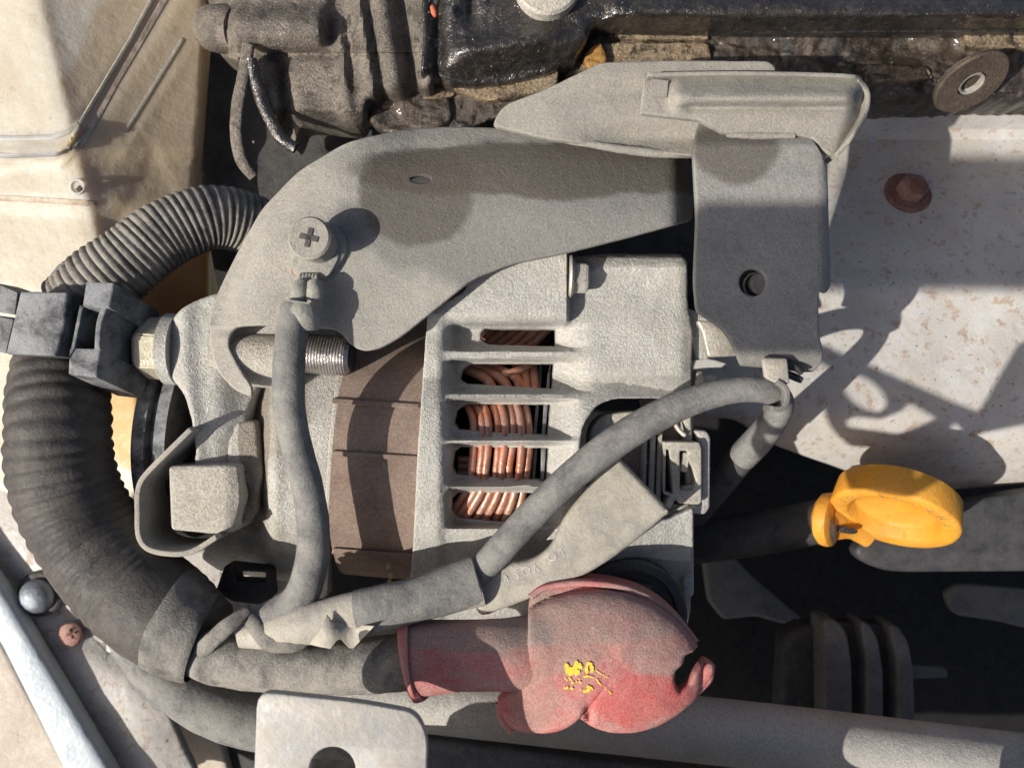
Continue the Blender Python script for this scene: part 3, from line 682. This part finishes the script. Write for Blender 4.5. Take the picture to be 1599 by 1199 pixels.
sb = thing('support_bracket', 'flat dark grey steel plate with a stud hole right of the curved bracket', 'bracket', 1185, 380, 0)
def sz(u, v):
    z = 92
    z -= 26*sm(230, 196, v)
    z -= 34*sm(548, 585, v)
    z -= 10*sm(1282, 1298, u)
    return z
Ls = Vector(sb.location)/K
p1 = W(1140, 225, 80)-Ls
msb = mat('grey_phosphated_plate', (.26, .255, .24), (.22, .215, .20), (.34, .325, .295), .35, .85, .05, .2, 30, .6, 1.3,
          patches=[(p1.x/100, p1.y/100, .75, .62, (.10, .085, .07), .75)])
slab('plate', fil([(1082, 232, 14), (1092, 190, 4), (1262, 205, 12), (1282, 235), (1293, 262, 20), (1298, 448, 6), (1290, 458, 3), (1282, 452, 3), (1279, 462, 4), (1279, 520), (1286, 545), (1284, 568, 10), (1270, 582), (1158, 571, 4), (1146, 540), (1132, 517), (1108, 499), (1088, 488), (1084, 440), (1088, 340)], 12), 92, 13, msb, sb, 3, [circ(1176, 441, 21)], 8, sz, .3, 14, 60)
lathe('stud_collar', W(1178, 443, 66), (0, 0, 1), [(0, 0), (0, 34), (8, 34), (8, 24), (4, 22)], M['plate'], sb, 32)
sd = lathe('stud', W(1179, 446, 56), (.03, -.02, 1), [(0, 0), (0, 17), (26, 17), (30, 14), (30, 0)], M['plate'], sb, 28)
for k in range(5): lathe('stud_thread', W(1179, 446, 62+k*4.4), (.03, -.02, 1), [(0, 16.5), (1.6, 19), (3.2, 16.5)], M['plate'], sd, 24)
def rz(u, v):
    z = 96+22*gauss(v, 152, 17)*sm(1040, 1062, u)*sm(1350, 1318, u)
    z -= 8*gauss(v, 168, 6)*sm(1060, 1080, u)
    z -= 10*sm(185, 215, v)
    d = max(0, (u-1322)+(v-170)*.35)
    z -= 46*sm(0, 42, d)
    z -= 8*sm(132, 116, v)
    return z
slab('top_channel', fil([(1006, 117, 4), (1330, 119, 18), (1354, 132, 18), (1357, 160, 18), (1342, 200, 10), (1318, 234, 10), (1302, 245, 8), (1286, 236, 5), (1268, 216, 4), (1250, 212, 3), (1130, 208, 4), (1092, 188, 3), (1000, 177, 3)], 8), 96, 12, mbu, sb, 3, (), 7, rz, .5, 10, 60)
slab('channel_rim', strip([(1012, 116), (1150, 114), (1320, 118), (1346, 128), (1357, 150), (1350, 184), (1330, 216), (1306, 242)], 7), 104, 40, mbu, sb, 2.5, (), 12, lambda u, v: 106-20*sm(1330, 1356, u)-14*sm(200, 244, v), .3)
tube('weld_bead', [(1135, 211, 84, 4), (1180, 212, 84, 6), (1240, 212, 84, 5)], mbu, sb, 10, 8, 1, None, 2, 5)
box('channel_tab', 1030, 138, 100, 26, 26, 5, mbu, sb, -6, 1.5)
o = slab('backing_tab', fil([(1088, 500), (1118, 502), (1146, 522), (1152, 545), (1152, 556), (1106, 558), (1098, 520)], 6), 20, 16, M['steel'], None, 3)
tag(o, 'pale steel tab half hidden under the lower left corner of the grey plate', 'tab')

# ================================================================ HARNESS, CABLES
hn = thing('wiring_harness', 'thick black corrugated conduit curving down the left side', 'wiring harness', 110, 720, -80)
def corr(per, amp, wob=0):
    def f(L, a):
        x = (L/per) % 1.0
        return 1+amp*(1-abs(2*x-1)**3.0)-amp*.5 + wob*math.sin(a*2+L*.02)
    return f
tube('corrugated_conduit', [(420, 372, -130, 44), (390, 350, -100, 46), (330, 340, -60, 48), (262, 364, -30, 50), (204, 406, -10, 52), (160, 440, -4, 56), (120, 480, -10, 56)], M['rubD'], hn, 36, 30, .95, corr(10.5, .085), 1.0, 30, 70)
tp = [(98, 548, -30, 62), (92, 604, -8, 70), (91, 660, 8, 73), (95, 720, 8, 75), (112, 785, 4, 77), (148, 850, 4, 77), (205, 915, 14, 79), (268, 965, 34, 76), (322, 1000, 46, 62)]
def tapef(L, a):
    x = ((L+6*math.sin(a))/21) % 1.0
    return 1+.046*(1-abs(2*x-1)**1.6)*(1-.6*sm(430, 620, L)) + .012*math.sin(a*3+L*.031) + .012*noise.noise(Vector((L/26, a*2, 0)))
tube('taped_conduit', tp, M['tape'], hn, 60, 22, .92, tapef, 1.6, 26, 70)
# separate overlapping turns of tape
def wrap(name, i0, i1, grow, slant, m=M['tape']):
    q = cr(tp, 10, closed=False)[i0:i1]; P = [W(a, b, c) for a, b, c, r in q]; Rr = [r*(D-c)/D for a, b, c, r in q]
    bm = bmesh.new(); F = frames([Vector(p) for p in P]); rings = []
    for i, (p, (t_, s_, up)) in enumerate(zip(P, F)):
        e = .35 if i in (0, len(P)-1) else 1
        rings.append([bm.verts.new(p+(s_*math.cos(a)+up*math.sin(a)*.92)*(Rr[i]*(1+.004*math.sin(a*5+i))+grow*e)+t_*slant*math.sin(a+.6)) for a in [2*math.pi*k/48 for k in range(48)]])
    for a, b in zip(rings, rings[1:]):
        for k in range(48): bm.faces.new((a[k], a[(k+1) % 48], b[(k+1) % 48], b[k]))
    bmesh.ops.recalc_face_normals(bm, faces=bm.faces)
    finish(name, bm, m, hn, 70, 1.0, 22)
mt2 = mat('dusty_tape_end', (.10, .095, .09), (.06, .057, .053), (.32, .295, .255), .6, .6, 0, .2, 24, .5, 2.2)
wrap('tape_turn', 50, 64, 2.0, -12); wrap('tape_turn', 60, 74, 3.4, 12); wrap('tape_turn', 69, 80, 4.8, 16, mt2)
tube('tape_tail', [(300, 1030, 84, 12), (330, 1000, 104, 13), (362, 972, 106, 12), (388, 952, 98, 6)], mt2, hn, 14, 8, .3, None, 1.4, 9)
slab('torn_conduit_end', cr([(72, 440), (84, 420), (104, 408), (150, 412), (158, 424), (148, 436), (160, 440), (140, 438), (120, 446), (104, 436), (96, 430), (80, 446)], 3), 34, 12, M['cable'], hn, 2, (), 8, None, 1.6, 8)

cp = thing('harness_clip', 'black open-framed plastic clip holding the conduit at the left edge', 'clip', 110, 510, -20)
def sheared(name, outline, z, thick, m, dx, dy, bevel=2.5, holes=(), rough=.35):
    bm = slab_bm(outline, z, thick, bevel, holes)
    for v in bm.verts:
        k = (z-v.co.z)/thick; v.co.x += dx*k; v.co.y -= dy*k
    return finish(name, bm, m, cp, 30, rough, 12)
sheared('clip_block', fil([(31, 455), (106, 456), (101, 505), (87, 556), (8, 553)], 4), 86, 84, M['blk'], 8, 4, 4)
sheared('side_wing', fil([(-14, 440), (5, 446), (28, 456), (24, 492), (-14, 486)], 3), 66, 60, M['blk'], 0, 0)
sheared('side_wing', fil([(-20, 490), (22, 498), (10, 552), (-20, 546)], 3), 58, 60, M['blk'], 0, 0)
sheared('frame_rail', fil([(134, 439), (178, 441), (171, 481), (128, 478)], 2), 78, 96, M['blk'], 24, 34)
sheared('frame_rail', fil([(108, 543), (157, 544), (150, 589), (106, 584)], 2), 74, 96, M['blk'], 24, 34)
sheared('frame_edge', [(124, 476), (130, 478), (116, 545), (107, 560)], 76, 50, M['blk'], 8, 8, 1.5)
sheared('frame_arch', strip([(163, 478), (154, 504), (151, 545)], 9), 77, 60, M['blk'], 14, 18, 2)
sheared('frame_back', fil([(120, 474), (200, 474), (240, 505), (230, 578), (170, 566), (110, 548)], 4), 2, 30, M['dark'], 0, 0, 3, [fil([(196, 512), (203, 512), (198, 556), (190, 552)], 1)])
sheared('clip_foot', fil([(92, 456), (136, 446), (122, 560), (86, 560)], 3), 40, 50, M['dark'], 0, 0, 3)

# ground cable with its crimped terminal
gc = thing('ground_cable', 'grey cable with a crimped eyelet bolted near the left of the curved bracket', 'cable', 470, 700, 20)
tube('cable_insulation', [(461, 478, 112, 22), (455, 520, 118, 24), (451, 580, 122, 25), (452, 640, 118, 25), (464, 700, 110, 24), (480, 760, 102, 24), (489, 820, 94, 25), (486, 880, 84, 26), (466, 935, 76, 27), (420, 965, 74, 26), (370, 978, 76, 20)], M['cable'], gc, 28, 14, .9, None, .8, 30)
mterm = mat('dusty_terminal', (.30, .295, .27), (.22, .215, .19), (.42, .4, .34), .7, .7, .2, .2, 28, .6)
tube('crimp_sleeve', [(466, 508, 108, 33), (468, 492, 112, 33), (472, 474, 112, 27)], mterm, gc, 28, 6, .7, None, .8, 9)
for s_ in (-1, 1): tube('crimp_barrel', [(478+s_*12, 470, 104, 13), (480+s_*12, 456, 104, 14), (481+s_*10, 442, 98, 12)], mterm, gc, 16, 5, .9, None, .7, 7)
for k in range(6): tube('copper_strand', [(468+k*5, 442, 96, 3.6), (469+k*5, 434, 94, 3.6), (470+k*5, 428, 90, 2.6)], mterm, gc, 8, 3, 1)
slab('eyelet', cr([(462, 430), (458, 400), (480, 372), (515, 370), (530, 392), (520, 420), (504, 434)], 4), 88, 6, mterm, gc, 2)

# sleeved sensor lead
sl = thing('sensor_lead', 'dusty grey lead in a flat printed sleeve crossing the alternator', 'cable', 760, 900, 0)
tube('lead_sleeve', [(375, 990, 80, 22), (430, 985, 84, 28), (500, 970, 92, 32), (560, 955, 96, 33), (640, 938, 90, 33), (700, 922, 82, 36), (748, 908, 76, 38)], M['sleeve'], sl, 30, 12, .7, None, 1.2, 24)
tube('tape_band', [(558, 956, 96, 35), (600, 948, 97, 36), (650, 936, 90, 35), (700, 920, 82, 38), (745, 906, 76, 40)], M['cable'], sl, 30, 8, .72, None, .8, 24)
def flz(u, v):
    ux, uy = .86, -.5; d = (u-900)*.50+(v-880)*.86
    return 76-10*((d/60)**2)*.6 - 8*sm(900, 1040, u) + 2*nz(u, v, 0, 40)
slab('flat_sleeve', cr([(742, 884), (790, 880), (834, 872), (862, 850), (880, 812), (915, 765), (960, 716), (975, 722), (1010, 758), (1044, 796), (1040, 806), (990, 848), (930, 890), (860, 922), (790, 950), (746, 958)], 4), 98, 22, M['sleeve'], sl, 8, (), 9, flz, .7, 24, 60)
tube('thin_cable', [(735, 905, 66, 20), (768, 872, 76, 23), (820, 815, 82, 24), (880, 755, 86, 24), (940, 705, 88, 25), (1000, 665, 88, 25), (1070, 630, 88, 23), (1140, 610, 88, 21), (1195, 610, 84, 20), (1220, 626, 60, 20), (1212, 650, 30, 22), (1188, 682, -20, 25), (1160, 712, -60, 25)], M['cable'], sl, 28, 14, .92, None, .6, 30)
tube('lower_cable', [(1166, 704, -60, 22), (1130, 745, -120, 24), (1080, 800, -190, 26)], M['rub'], sl, 24, 8)
tube('tape_knot', [(380, 950, 92, 10), (420, 1000, 96, 16), (470, 1000, 94, 14), (480, 985, 92, 8)], mt2, sl, 16, 8, .5, None, 2.6, 10)
slab('loose_tape_flag', [(482, 1006), (498, 985), (510, 960), (520, 972), (585, 977), (552, 1012), (545, 1012), (532, 998), (526, 1000), (516, 1013), (500, 1010)], 122, 3, M['sleeve'], sl, .8, (), 8, lambda u, v: 118+9*math.sin(u/13)+6*math.sin(v/11))
def W2P(p): s = (D-p.z)/D; return p.x/s+CX, -p.y/s+CY
def put_text(s, u, v, z, size, rot, m, parent, name, thick=.6, tiltm=None, zf=None):
    cu = bpy.data.curves.new("tmp", 'FONT'); cu.body = s; cu.size = size; cu.extrude = thick/2; cu.align_x = 'CENTER'; cu.align_y = 'CENTER'; cu.space_character = 1.25
    ob = bpy.data.objects.new("tmp", cu); C.objects.link(ob)
    me = bpy.data.meshes.new_from_object(ob, depsgraph=bpy.context.evaluated_depsgraph_get())
    bm = bmesh.new(); bm.from_mesh(me)
    bpy.data.objects.remove(ob); bpy.data.meshes.remove(me); bpy.data.curves.remove(cu)
    T = tiltm if tiltm else Matrix.Translation(W(u, v, z)) @ Matrix.Rotation(R(rot), 4, 'Z')
    bmesh.ops.transform(bm, matrix=T, verts=bm.verts)
    if zf:
        for x in bm.verts:
            pu, pv = W2P(x.co); x.co.z = zf(pu, pv)+.8
    return finish(name, bm, m, parent, 0)
faint = mat('worn_grey_print', (.62, .60, .56), (.40, .39, .36), None, 0, .8, 0, .3, 40, .1, 12)
for ch, u, v, r in (('V', 757, 912, 190), ('a', 790, 902, 18), ('S', 806, 897, 18), ('O', 822, 892, 18), ('V', 836, 886, 198), ('O', 862, 870, 28), ('L', 876, 862, 208)):
    put_text(ch, u, v, flz(u, v)+1.6, 17, r, faint, sl, 'printed_letter', 0, None, flz)

# metal clip that holds the thin cable at the grey plate
kc = thing('cable_clip', 'small bent metal clip with black wire ends at the foot of the grey plate', 'clip', 1215, 590, 60)
slab('clip_tab', fil([(1191, 558), (1230, 559), (1234, 600), (1212, 598), (1196, 590)], 5), 104, 12, M['brk'], kc, 3)
slab('clip_loop', strip([(1214, 596), (1228, 606), (1230, 625), (1222, 638), (1205, 638)], 9), 108, 40, M['plate'], kc, 2)
tube('wire_end', [(1228, 568, 84, 6), (1242, 574, 84, 6), (1252, 582, 82, 5)], M['dark'], kc, 10, 5)
tube('wire_end', [(1230, 584, 80, 6), (1244, 590, 78, 6), (1252, 594, 78, 5)], M['dark'], kc, 10, 5)

# battery cable and its boot
bc = tube('battery_cable', [(296, 1012, 56, 34), (330, 1024, 60, 40), (400, 1036, 66, 41), (500, 1042, 70, 40), (600, 1036, 72, 43), (680, 1024, 74, 44)], mat('grimy_cable_tape', (.12, .115, .11), (.08, .078, .076), (.38, .35, .30), .7, .75, 0, .2, 28, .5, 1.8), None, 36, 12, .95, None, 2.2, 22)
tag(bc, 'thick taped grey-black battery cable entering the red rubber boot', 'cable')
bt = thing('terminal_boot', 'faded red rubber boot with a yellow paint mark', 'rubber boot', 900, 1030, 20)
def domez(u, v):
    d = math.hypot((u-935)/165, (v-1045)/125)
    z = 76+52*math.sqrt(max(0, 1-min(1, d)**2))**.9
    d2 = math.hypot((u-835)/75, (v-1085)/72)
    z = max(z, 66+44*math.sqrt(max(0, 1-min(1, d2)**2)))
    zs = 56+62*math.sqrt(max(0, 1-((v-1021)/62)**2))*sm(960, 830, u)
    z = (max(1, z)**9+max(1, zs)**9)**(1/9.)
    z -= 12*math.exp(-(((u-918)/5)**2+((v-1112)/18)**2))
    return z + 1.2*nz(u, v, 0, 30)
bo = [(826, 938), (842, 920), (880, 913), (925, 913), (970, 919), (1012, 934), (1050, 962), (1078, 992), (1092, 1010, 3), (1084, 1019, 2), (1072, 1024, 4), (1068, 1038, 4), (1056, 1050, 5), (1055, 1066, 6), (1062, 1081, 5), (1076, 1072, 4), (1086, 1052, 4), (1101, 1030, 5), (1119, 1040, 6), (1117, 1062, 8), (1090, 1092), (1060, 1118), (1030, 1136), (990, 1147), (950, 1146), (926, 1138), (906, 1124, 3), (918, 1108, 2), (902, 1128, 3), (880, 1143), (850, 1148), (815, 1146), (795, 1138), (778, 1110), (776, 1094), (800, 1080), (822, 1070)]
Lt = Vector(bt.location)/K
def sb_(u, v, rx, ry, c, s): p = W(u, v, 110)-Lt; return (p.x/100, p.y/100, rx/100, ry/100, c, s)
GD = (.29, .235, .205)
mboot = mat('dust_stained_red_rubber', (.47, .10, .095), (.50, .17, .16), (.45, .33, .28), .55, .75, 0, .24, 30, .5, 1.2,
            patches=[sb_(925, 962, 150, 36, GD, .6), sb_(860, 990, 90, 50, (.30, .22, .18), .5), sb_(1030, 1010, 60, 40, (.34, .26, .22), .5), sb_(730, 985, 120, 26, GD, .7), sb_(830, 1090, 34, 50, (.32, .20, .16), .6), sb_(1000, 1090, 70, 40, (.52, .09, .08), .5)])
slab('boot_cup', fil(bo, 12), 66, 26, mboot, bt, 7, (), 7, domez, .9, 14, 70)
slab('boot_rim', strip([(828, 934), (850, 919), (890, 912), (930, 912), (975, 919), (1018, 936), (1056, 965), (1088, 1004)], 10), 80, 50, mboot, bt, 4, (), 10, lambda u, v: 85, .5, 12)
tube('boot_sleeve', [(642, 1028, 76, 61), (665, 1026, 78, 58), (720, 1023, 82, 54), (780, 1022, 86, 55), (832, 1020, 72, 59), (860, 1021, 56, 58)], mboot, bt, 44, 10, .9, None, 1.0, 30, 70)
tube('sleeve_lip', [(636, 1030, 76, 61), (641, 1029, 76, 65), (650, 1028, 76, 65), (656, 1027, 77, 61)], M['bootd'], bt, 44, 3, .9, None, .6, 16)
tube('torn_strap', [(1084, 1078, 72, 6), (1096, 1062, 78, 8), (1106, 1046, 82, 9), (1110, 1038, 80, 6)], M['bootd'], bt, 14, 6, .7, None, 2.2, 8)
tube('torn_edge', [(780, 1096, 70, 7), (786, 1122, 70, 8), (800, 1142, 68, 5)], M['bootd'], bt, 12, 6, .7, None, 2, 7)
rng = random.Random(11)
bm = bmesh.new()
def fleck(u, v, r, st=1.0, ang=0.0):
    n = 7; ring = []
    for k in range(n):
        a = 2*math.pi*k/n; q = r*rng.uniform(.6, 1.2); x, y = q*math.cos(a)*st, q*math.sin(a)/st
        uu, vv = u+x*math.cos(ang)-y*math.sin(ang), v+x*math.sin(ang)+y*math.cos(ang)
        ring.append(bm.verts.new(W(uu, vv, domez(uu, vv)+1.9+rng.uniform(0, .3))))
    bm.faces.new(ring[::-1])
for _ in range(26):
    a, q = rng.uniform(0, 6.3), rng.uniform(0, 1)**.5; fleck(899+14*q*math.cos(a)-3, 1043+10*q*math.sin(a), rng.uniform(2.2, 4.5))
for _ in range(10): fleck(rng.uniform(916, 929), rng.uniform(1034, 1048), rng.uniform(1.8, 3.4))
for _ in range(14): fleck(rng.uniform(882, 908), rng.uniform(1058, 1078), rng.uniform(1.2, 2.8))
for _ in range(9): fleck(rng.uniform(910, 926), rng.uniform(1069, 1079), rng.uniform(1.6, 3.2))
for k in range(9): fleck(931+k*2.7+rng.uniform(-1, 1), 1061+k*2.6, rng.uniform(1.0, 1.9), 1.5, .8)
for k in range(6): fleck(932+k*3.2, 1047+k*2.1+rng.uniform(-1, 1), rng.uniform(1.0, 2.2), 1.4, .6)
for k in range(6): fleck(912+k*2.6, 1056+rng.uniform(-1.5, 1.5), rng.uniform(1.4, 2.4))
bmesh.ops.recalc_face_normals(bm, faces=bm.faces)
finish('paint_mark', bm, M['yel'], bt, 0)
# yellow chalk-like scribble on the stator
for ol_ in ([(603, 886), (606, 878), (610, 884), (606, 889)], [(606, 896), (612, 894), (613, 902), (608, 904)], [(604, 906), (611, 905), (610, 909), (605, 909)], [(620, 908), (628, 916), (630, 922), (624, 918)]):
    slab('scribble_mark', cr(ol_, 2), 0, 1.4, mat('ochre_marker', (.5, .38, .2)) if 'ochre_marker' not in bpy.data.materials else bpy.data.materials['ochre_marker'], al, .3, (), 0, lambda u, v: cyl(u, v, 233)+1)

# ================================================================ DIPSTICK, COVER, PIPES AT THE RIGHT AND BELOW
o = slab('black_plastic_shield', fil([(1334, 862, 20), (1358, 835), (1500, 785), (1720, 745, 4), (1720, 892, 4), (1420, 894, 12), (1384, 892, 12), (1350, 880, 12)], 14), -230, 40, mat('scuffed_black_plastic', (.032, .032, .036), (.05, .05, .055), (.12, .115, .11), .35, .5, 0, .15, 20, .3, 1.6), None, 8, (), 24, lambda u, v: -230-20*sm(860, 895, v))
tag(o, 'flat scuffed black plastic shield behind the yellow handle', 'plastic shield')
ds = thing('dipstick', 'orange-yellow ring handle of the oil dipstick', 'dipstick', 1300, 815, -180)
ax = Vector((-.40, -.81, .43)).normalized(); c = W(1394, 812, -118)
S = 1.10
lathe('ring_handle', c, ax, [(-50*S, 0), (-50*S, 84*S), (-46*S, 90*S), (-4*S, 94*S), (-1*S, 92*S), (1*S, 86*S), (0, 70*S), (-3*S, 65*S), (-20*S, 62*S), (-25*S, 57*S), (-24*S, 0)], M['handle'], ds, 72, 0, .4, 20, 50)
side = ax.cross(Vector((0, 0, 1))).normalized()
upv = side.cross(ax).normalized()
def ringtext(s, a0, da):
    for i, ch in enumerate(s):
        a = R(a0+da*i); rad = 78*S
        d = side*math.cos(a)+upv*math.sin(a)
        tdir = ax.cross(d).normalized()*(-1 if da < 0 else 1)
        ydir = ax.cross(tdir)
        m4 = Matrix((tdir, ydir, ax)).transposed().to_4x4(); m4.translation = c+d*rad+ax*.6
        put_text(ch, 0, 0, 0, 17, 0, mat('worn_handle_letter', (.52, .33, .1), (.3, .2, .08), None, 0, .5) if 'worn_handle_letter' not in bpy.data.materials else bpy.data.materials['worn_handle_letter'], ds, 'embossed_letter', 1.6, m4)
ringtext('ENGINE', 128, -17)
ringtext('OIL', 4, -14)
p0 = c-side*80*S-ax*22*S
A_ = (1352, 812); 
tube('handle_neck', [(1290, 812, -190, 38), (1312, 816, -194, 27), (1332, 819, -200, 23), (1356, 824, -214, 30)], M['handle'], ds, 24, 6, .6, None, .8, 10)
c2 = W(1298, 812, -180); ax2 = Vector((.72, -.06, .66)).normalized()
lathe('stopper_flange', c2, ax2, [(-22, 0), (-22, 38), (-16, 46), (-4, 49), (4, 46), (8, 38), (8, 0)], M['handle'], ds, 40, 0, .8, 12)
slab('grime_patch', cr([(1306, 820), (1322, 822), (1340, 828), (1334, 834), (1316, 832), (1304, 828)], 3), -129, 4, M['oily'], ds, 1.5, (), 4, lambda u, v: -166-.3*abs(v-818), 1.2, 5)
o = tube('dipstick_tube', [(1292, 814, -196, 36), (1240, 822, -205, 34), (1160, 836, -230, 34), (1080, 846, -260, 34)], M['dark'], None, 28, 8)
tag(o, 'dark tube running left from the yellow dipstick into the shadow', 'tube')
rp = thing('finned_cover', 'dark part with three upright curved fins in the shadow above the grey pipe', 'finned part', 1355, 1080, -420)
mfin = mat('grey_black_rubber', (.15, .143, .135), (.11, .105, .10), (.22, .21, .19), .5, .65, 0, .2, 22, .4)
for pts in ([(1286, 966), (1308, 969), (1324, 990), (1331, 1040), (1333, 1180), (1288, 1180)], [(1344, 972), (1358, 974), (1373, 1000), (1380, 1048), (1381, 1180), (1353, 1180), (1353, 1030)], [(1388, 975), (1404, 978), (1420, 1003), (1428, 1048), (1431, 1180), (1402, 1180), (1400, 1030)]):
    slab('fin', fil(pts, 10), -250, 70, mfin, rp, 6, (), 0, None, .5, 20)
slab('fin_web', fil([(1296, 972), (1402, 976), (1412, 1180), (1300, 1180)], 8), -286, 40, M['dark'], rp, 4)
slab('side_drum', fil([(1225, 985, 30), (1292, 972), (1292, 1180), (1215, 1180)], 14), -300, 60, M['rub'], rp, 12, (), 0, None, 1)
o = slab('splash_plate', fil([(1475, 925, 20), (1500, 912), (1720, 930), (1720, 1010), (1560, 970), (1490, 960)], 12), -420, 20, M['plate'], None, 4, (), 0, None, 1)
tag(o, kind='structure')
o = slab('deep_strut', fil([(1420, 1040), (1480, 1044), (1480, 1058), (1420, 1060)], 4), -330, 16, M['plate'], None, 3)
tag(o, 'small dim grey strut to the right of the finned part', 'strut')
o = tube('coolant_pipe', [(480, 1070, -90, 46), (640, 1090, -90, 47), (900, 1118, -88, 48), (1200, 1150, -84, 49), (1500, 1188, -80, 52), (1760, 1220, -80, 54)], M['pipe'], None, 48, 12, 1, None, .4, 30)
tag(o, 'straight speckled grey metal pipe across the bottom right', 'pipe')
o = tube('grey_hose', [(190, 960, -180, 34), (232, 1030, -170, 37), (290, 1080, -160, 40), (350, 1112, -150, 42), (430, 1130, -150, 43), (560, 1140, -160, 43)], M['cable'], None, 32, 12, 1, None, 1, 26)
tag(o, 'dusty grey hose curving below the taped conduit', 'hose')
o = slab('white_filter_body', fil([(270, 860), (345, 855), (352, 930), (300, 930)], 8), -200, 60, M['paint'], None, 8)
tag(o, 'white part glimpsed between the guard strip and the conduit', 'cover')
o = slab('radiator_stay', fil([(740, 1090), (905, 1098), (892, 1290), (738, 1290)], 6), -160, 20, M['plate'], None, 3, (), 0, None, .4)
tag(o, 'dark grey flat stay below the red boot', 'stay')
o = slab('radiator_top_rail', fil([(560, 1140), (700, 1158), (910, 1186), (1300, 1230), (1300, 1330), (560, 1330)], 10), -120, 40, mat('grey_blue_rail', (.16, .165, .17), (.12, .125, .13), (.26, .26, .25), .5, .6), None, 8)
tag(o, 'dark blue-grey rail along the bottom edge beside the latch plate', 'rail')
o = slab('side_rail', fil([(300, 1060), (480, 1080), (420, 1290), (290, 1290)], 8), -420, 30, M['dark'], None, 5)
tag(o, kind='structure')

# ================================================================ LATCH PLATE close to the lens
lt = thing('latch_plate', 'pale rounded steel plate with a round hole at the bottom edge', 'latch plate', 530, 1200, 200)
mlt = mat('zinc_plate', (.47, .465, .45), (.38, .38, .37), (.46, .40, .32), .5, .6, .05, .08, 24, .15, 1.1, spots=(2.5, .60, (.42, .33, .22), .35))
slab('plate', fil([(401, 1079, 26), (560, 1096), (650, 1112, 40), (668, 1150, 20), (662, 1330, 20), (392, 1330, 20)], 20), 228, 14, mlt, lt, 3, [circ(519, 1202, 36, 36)], 0)

# added unseen panel below the frame: shades the deep bay, hole lights the pipe
o = slab('bay_shade_panel', fil([(-315+CX, 1290), (1500+CX, 1290), (1500+CX, 2100), (-700+CX, 2100), (-700+CX, 1330), (-330+CX, 1330)], 20), 150, 24, M['paint'], None, 6,
         [fil([(1190, 1325), (1500, 1345), (1500, 1440), (1330, 1440), (1190, 1380)], 30)], 0)
tag(o, kind='structure')
# engine block side and belt cover seen as darkness between the parts
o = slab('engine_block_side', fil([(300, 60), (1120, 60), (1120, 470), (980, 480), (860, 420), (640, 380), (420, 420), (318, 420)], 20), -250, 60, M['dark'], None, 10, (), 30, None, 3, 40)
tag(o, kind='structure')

# added unseen plate, outline and holes traced back from the wing panel's shadow
def up_to(u, v, zc):
    p = W(u, v, panel_z(u, v)); k = (zc-p.z)/sdir.z; p = p+sdir*k; return W2P(p)
ZA = 665
o = slab('shadow_cutout_plate', fil([up_to(u, v, ZA) for u, v in [(1282, 535), (1535, 644), (1600, 532), (1700, 500), (1700, 640), (1545, 672), (1500, 688), (1430, 692), (1400, 698), (1335, 694), (1308, 668), (1296, 634), (1291, 602), (1313, 574), (1286, 560)]], 12), ZA, 12, M['brk'], None, 2,
         [[up_to(u, v, ZA) for u, v in circ(1355, 611, 42, 25, 32)],
          fil([up_to(u, v, ZA) for u, v in [(1424, 622), (1471, 649), (1405, 677), (1325, 666), (1323, 655), (1345, 647), (1385, 651), (1412, 640)]], 6),
          [up_to(u, v, ZA) for u, v in circ(1498, 666, 11, 8)]], 0)
tag(o, kind='structure')
# added unseen bar above the camera, casting the soft shade band at right
bm = bmesh.new(); bmesh.ops.create_cube(bm, size=1)
for x in bm.verts: x.co = Vector((x.co.x*2100-380, x.co.y*215-600, x.co.z*40+1700))
bmesh.ops.bevel(bm, geom=bm.edges[:], offset=12, segments=3, affect='EDGES')
tag(finish('overhead_shade_bar', bm, M['paint']), kind='structure')
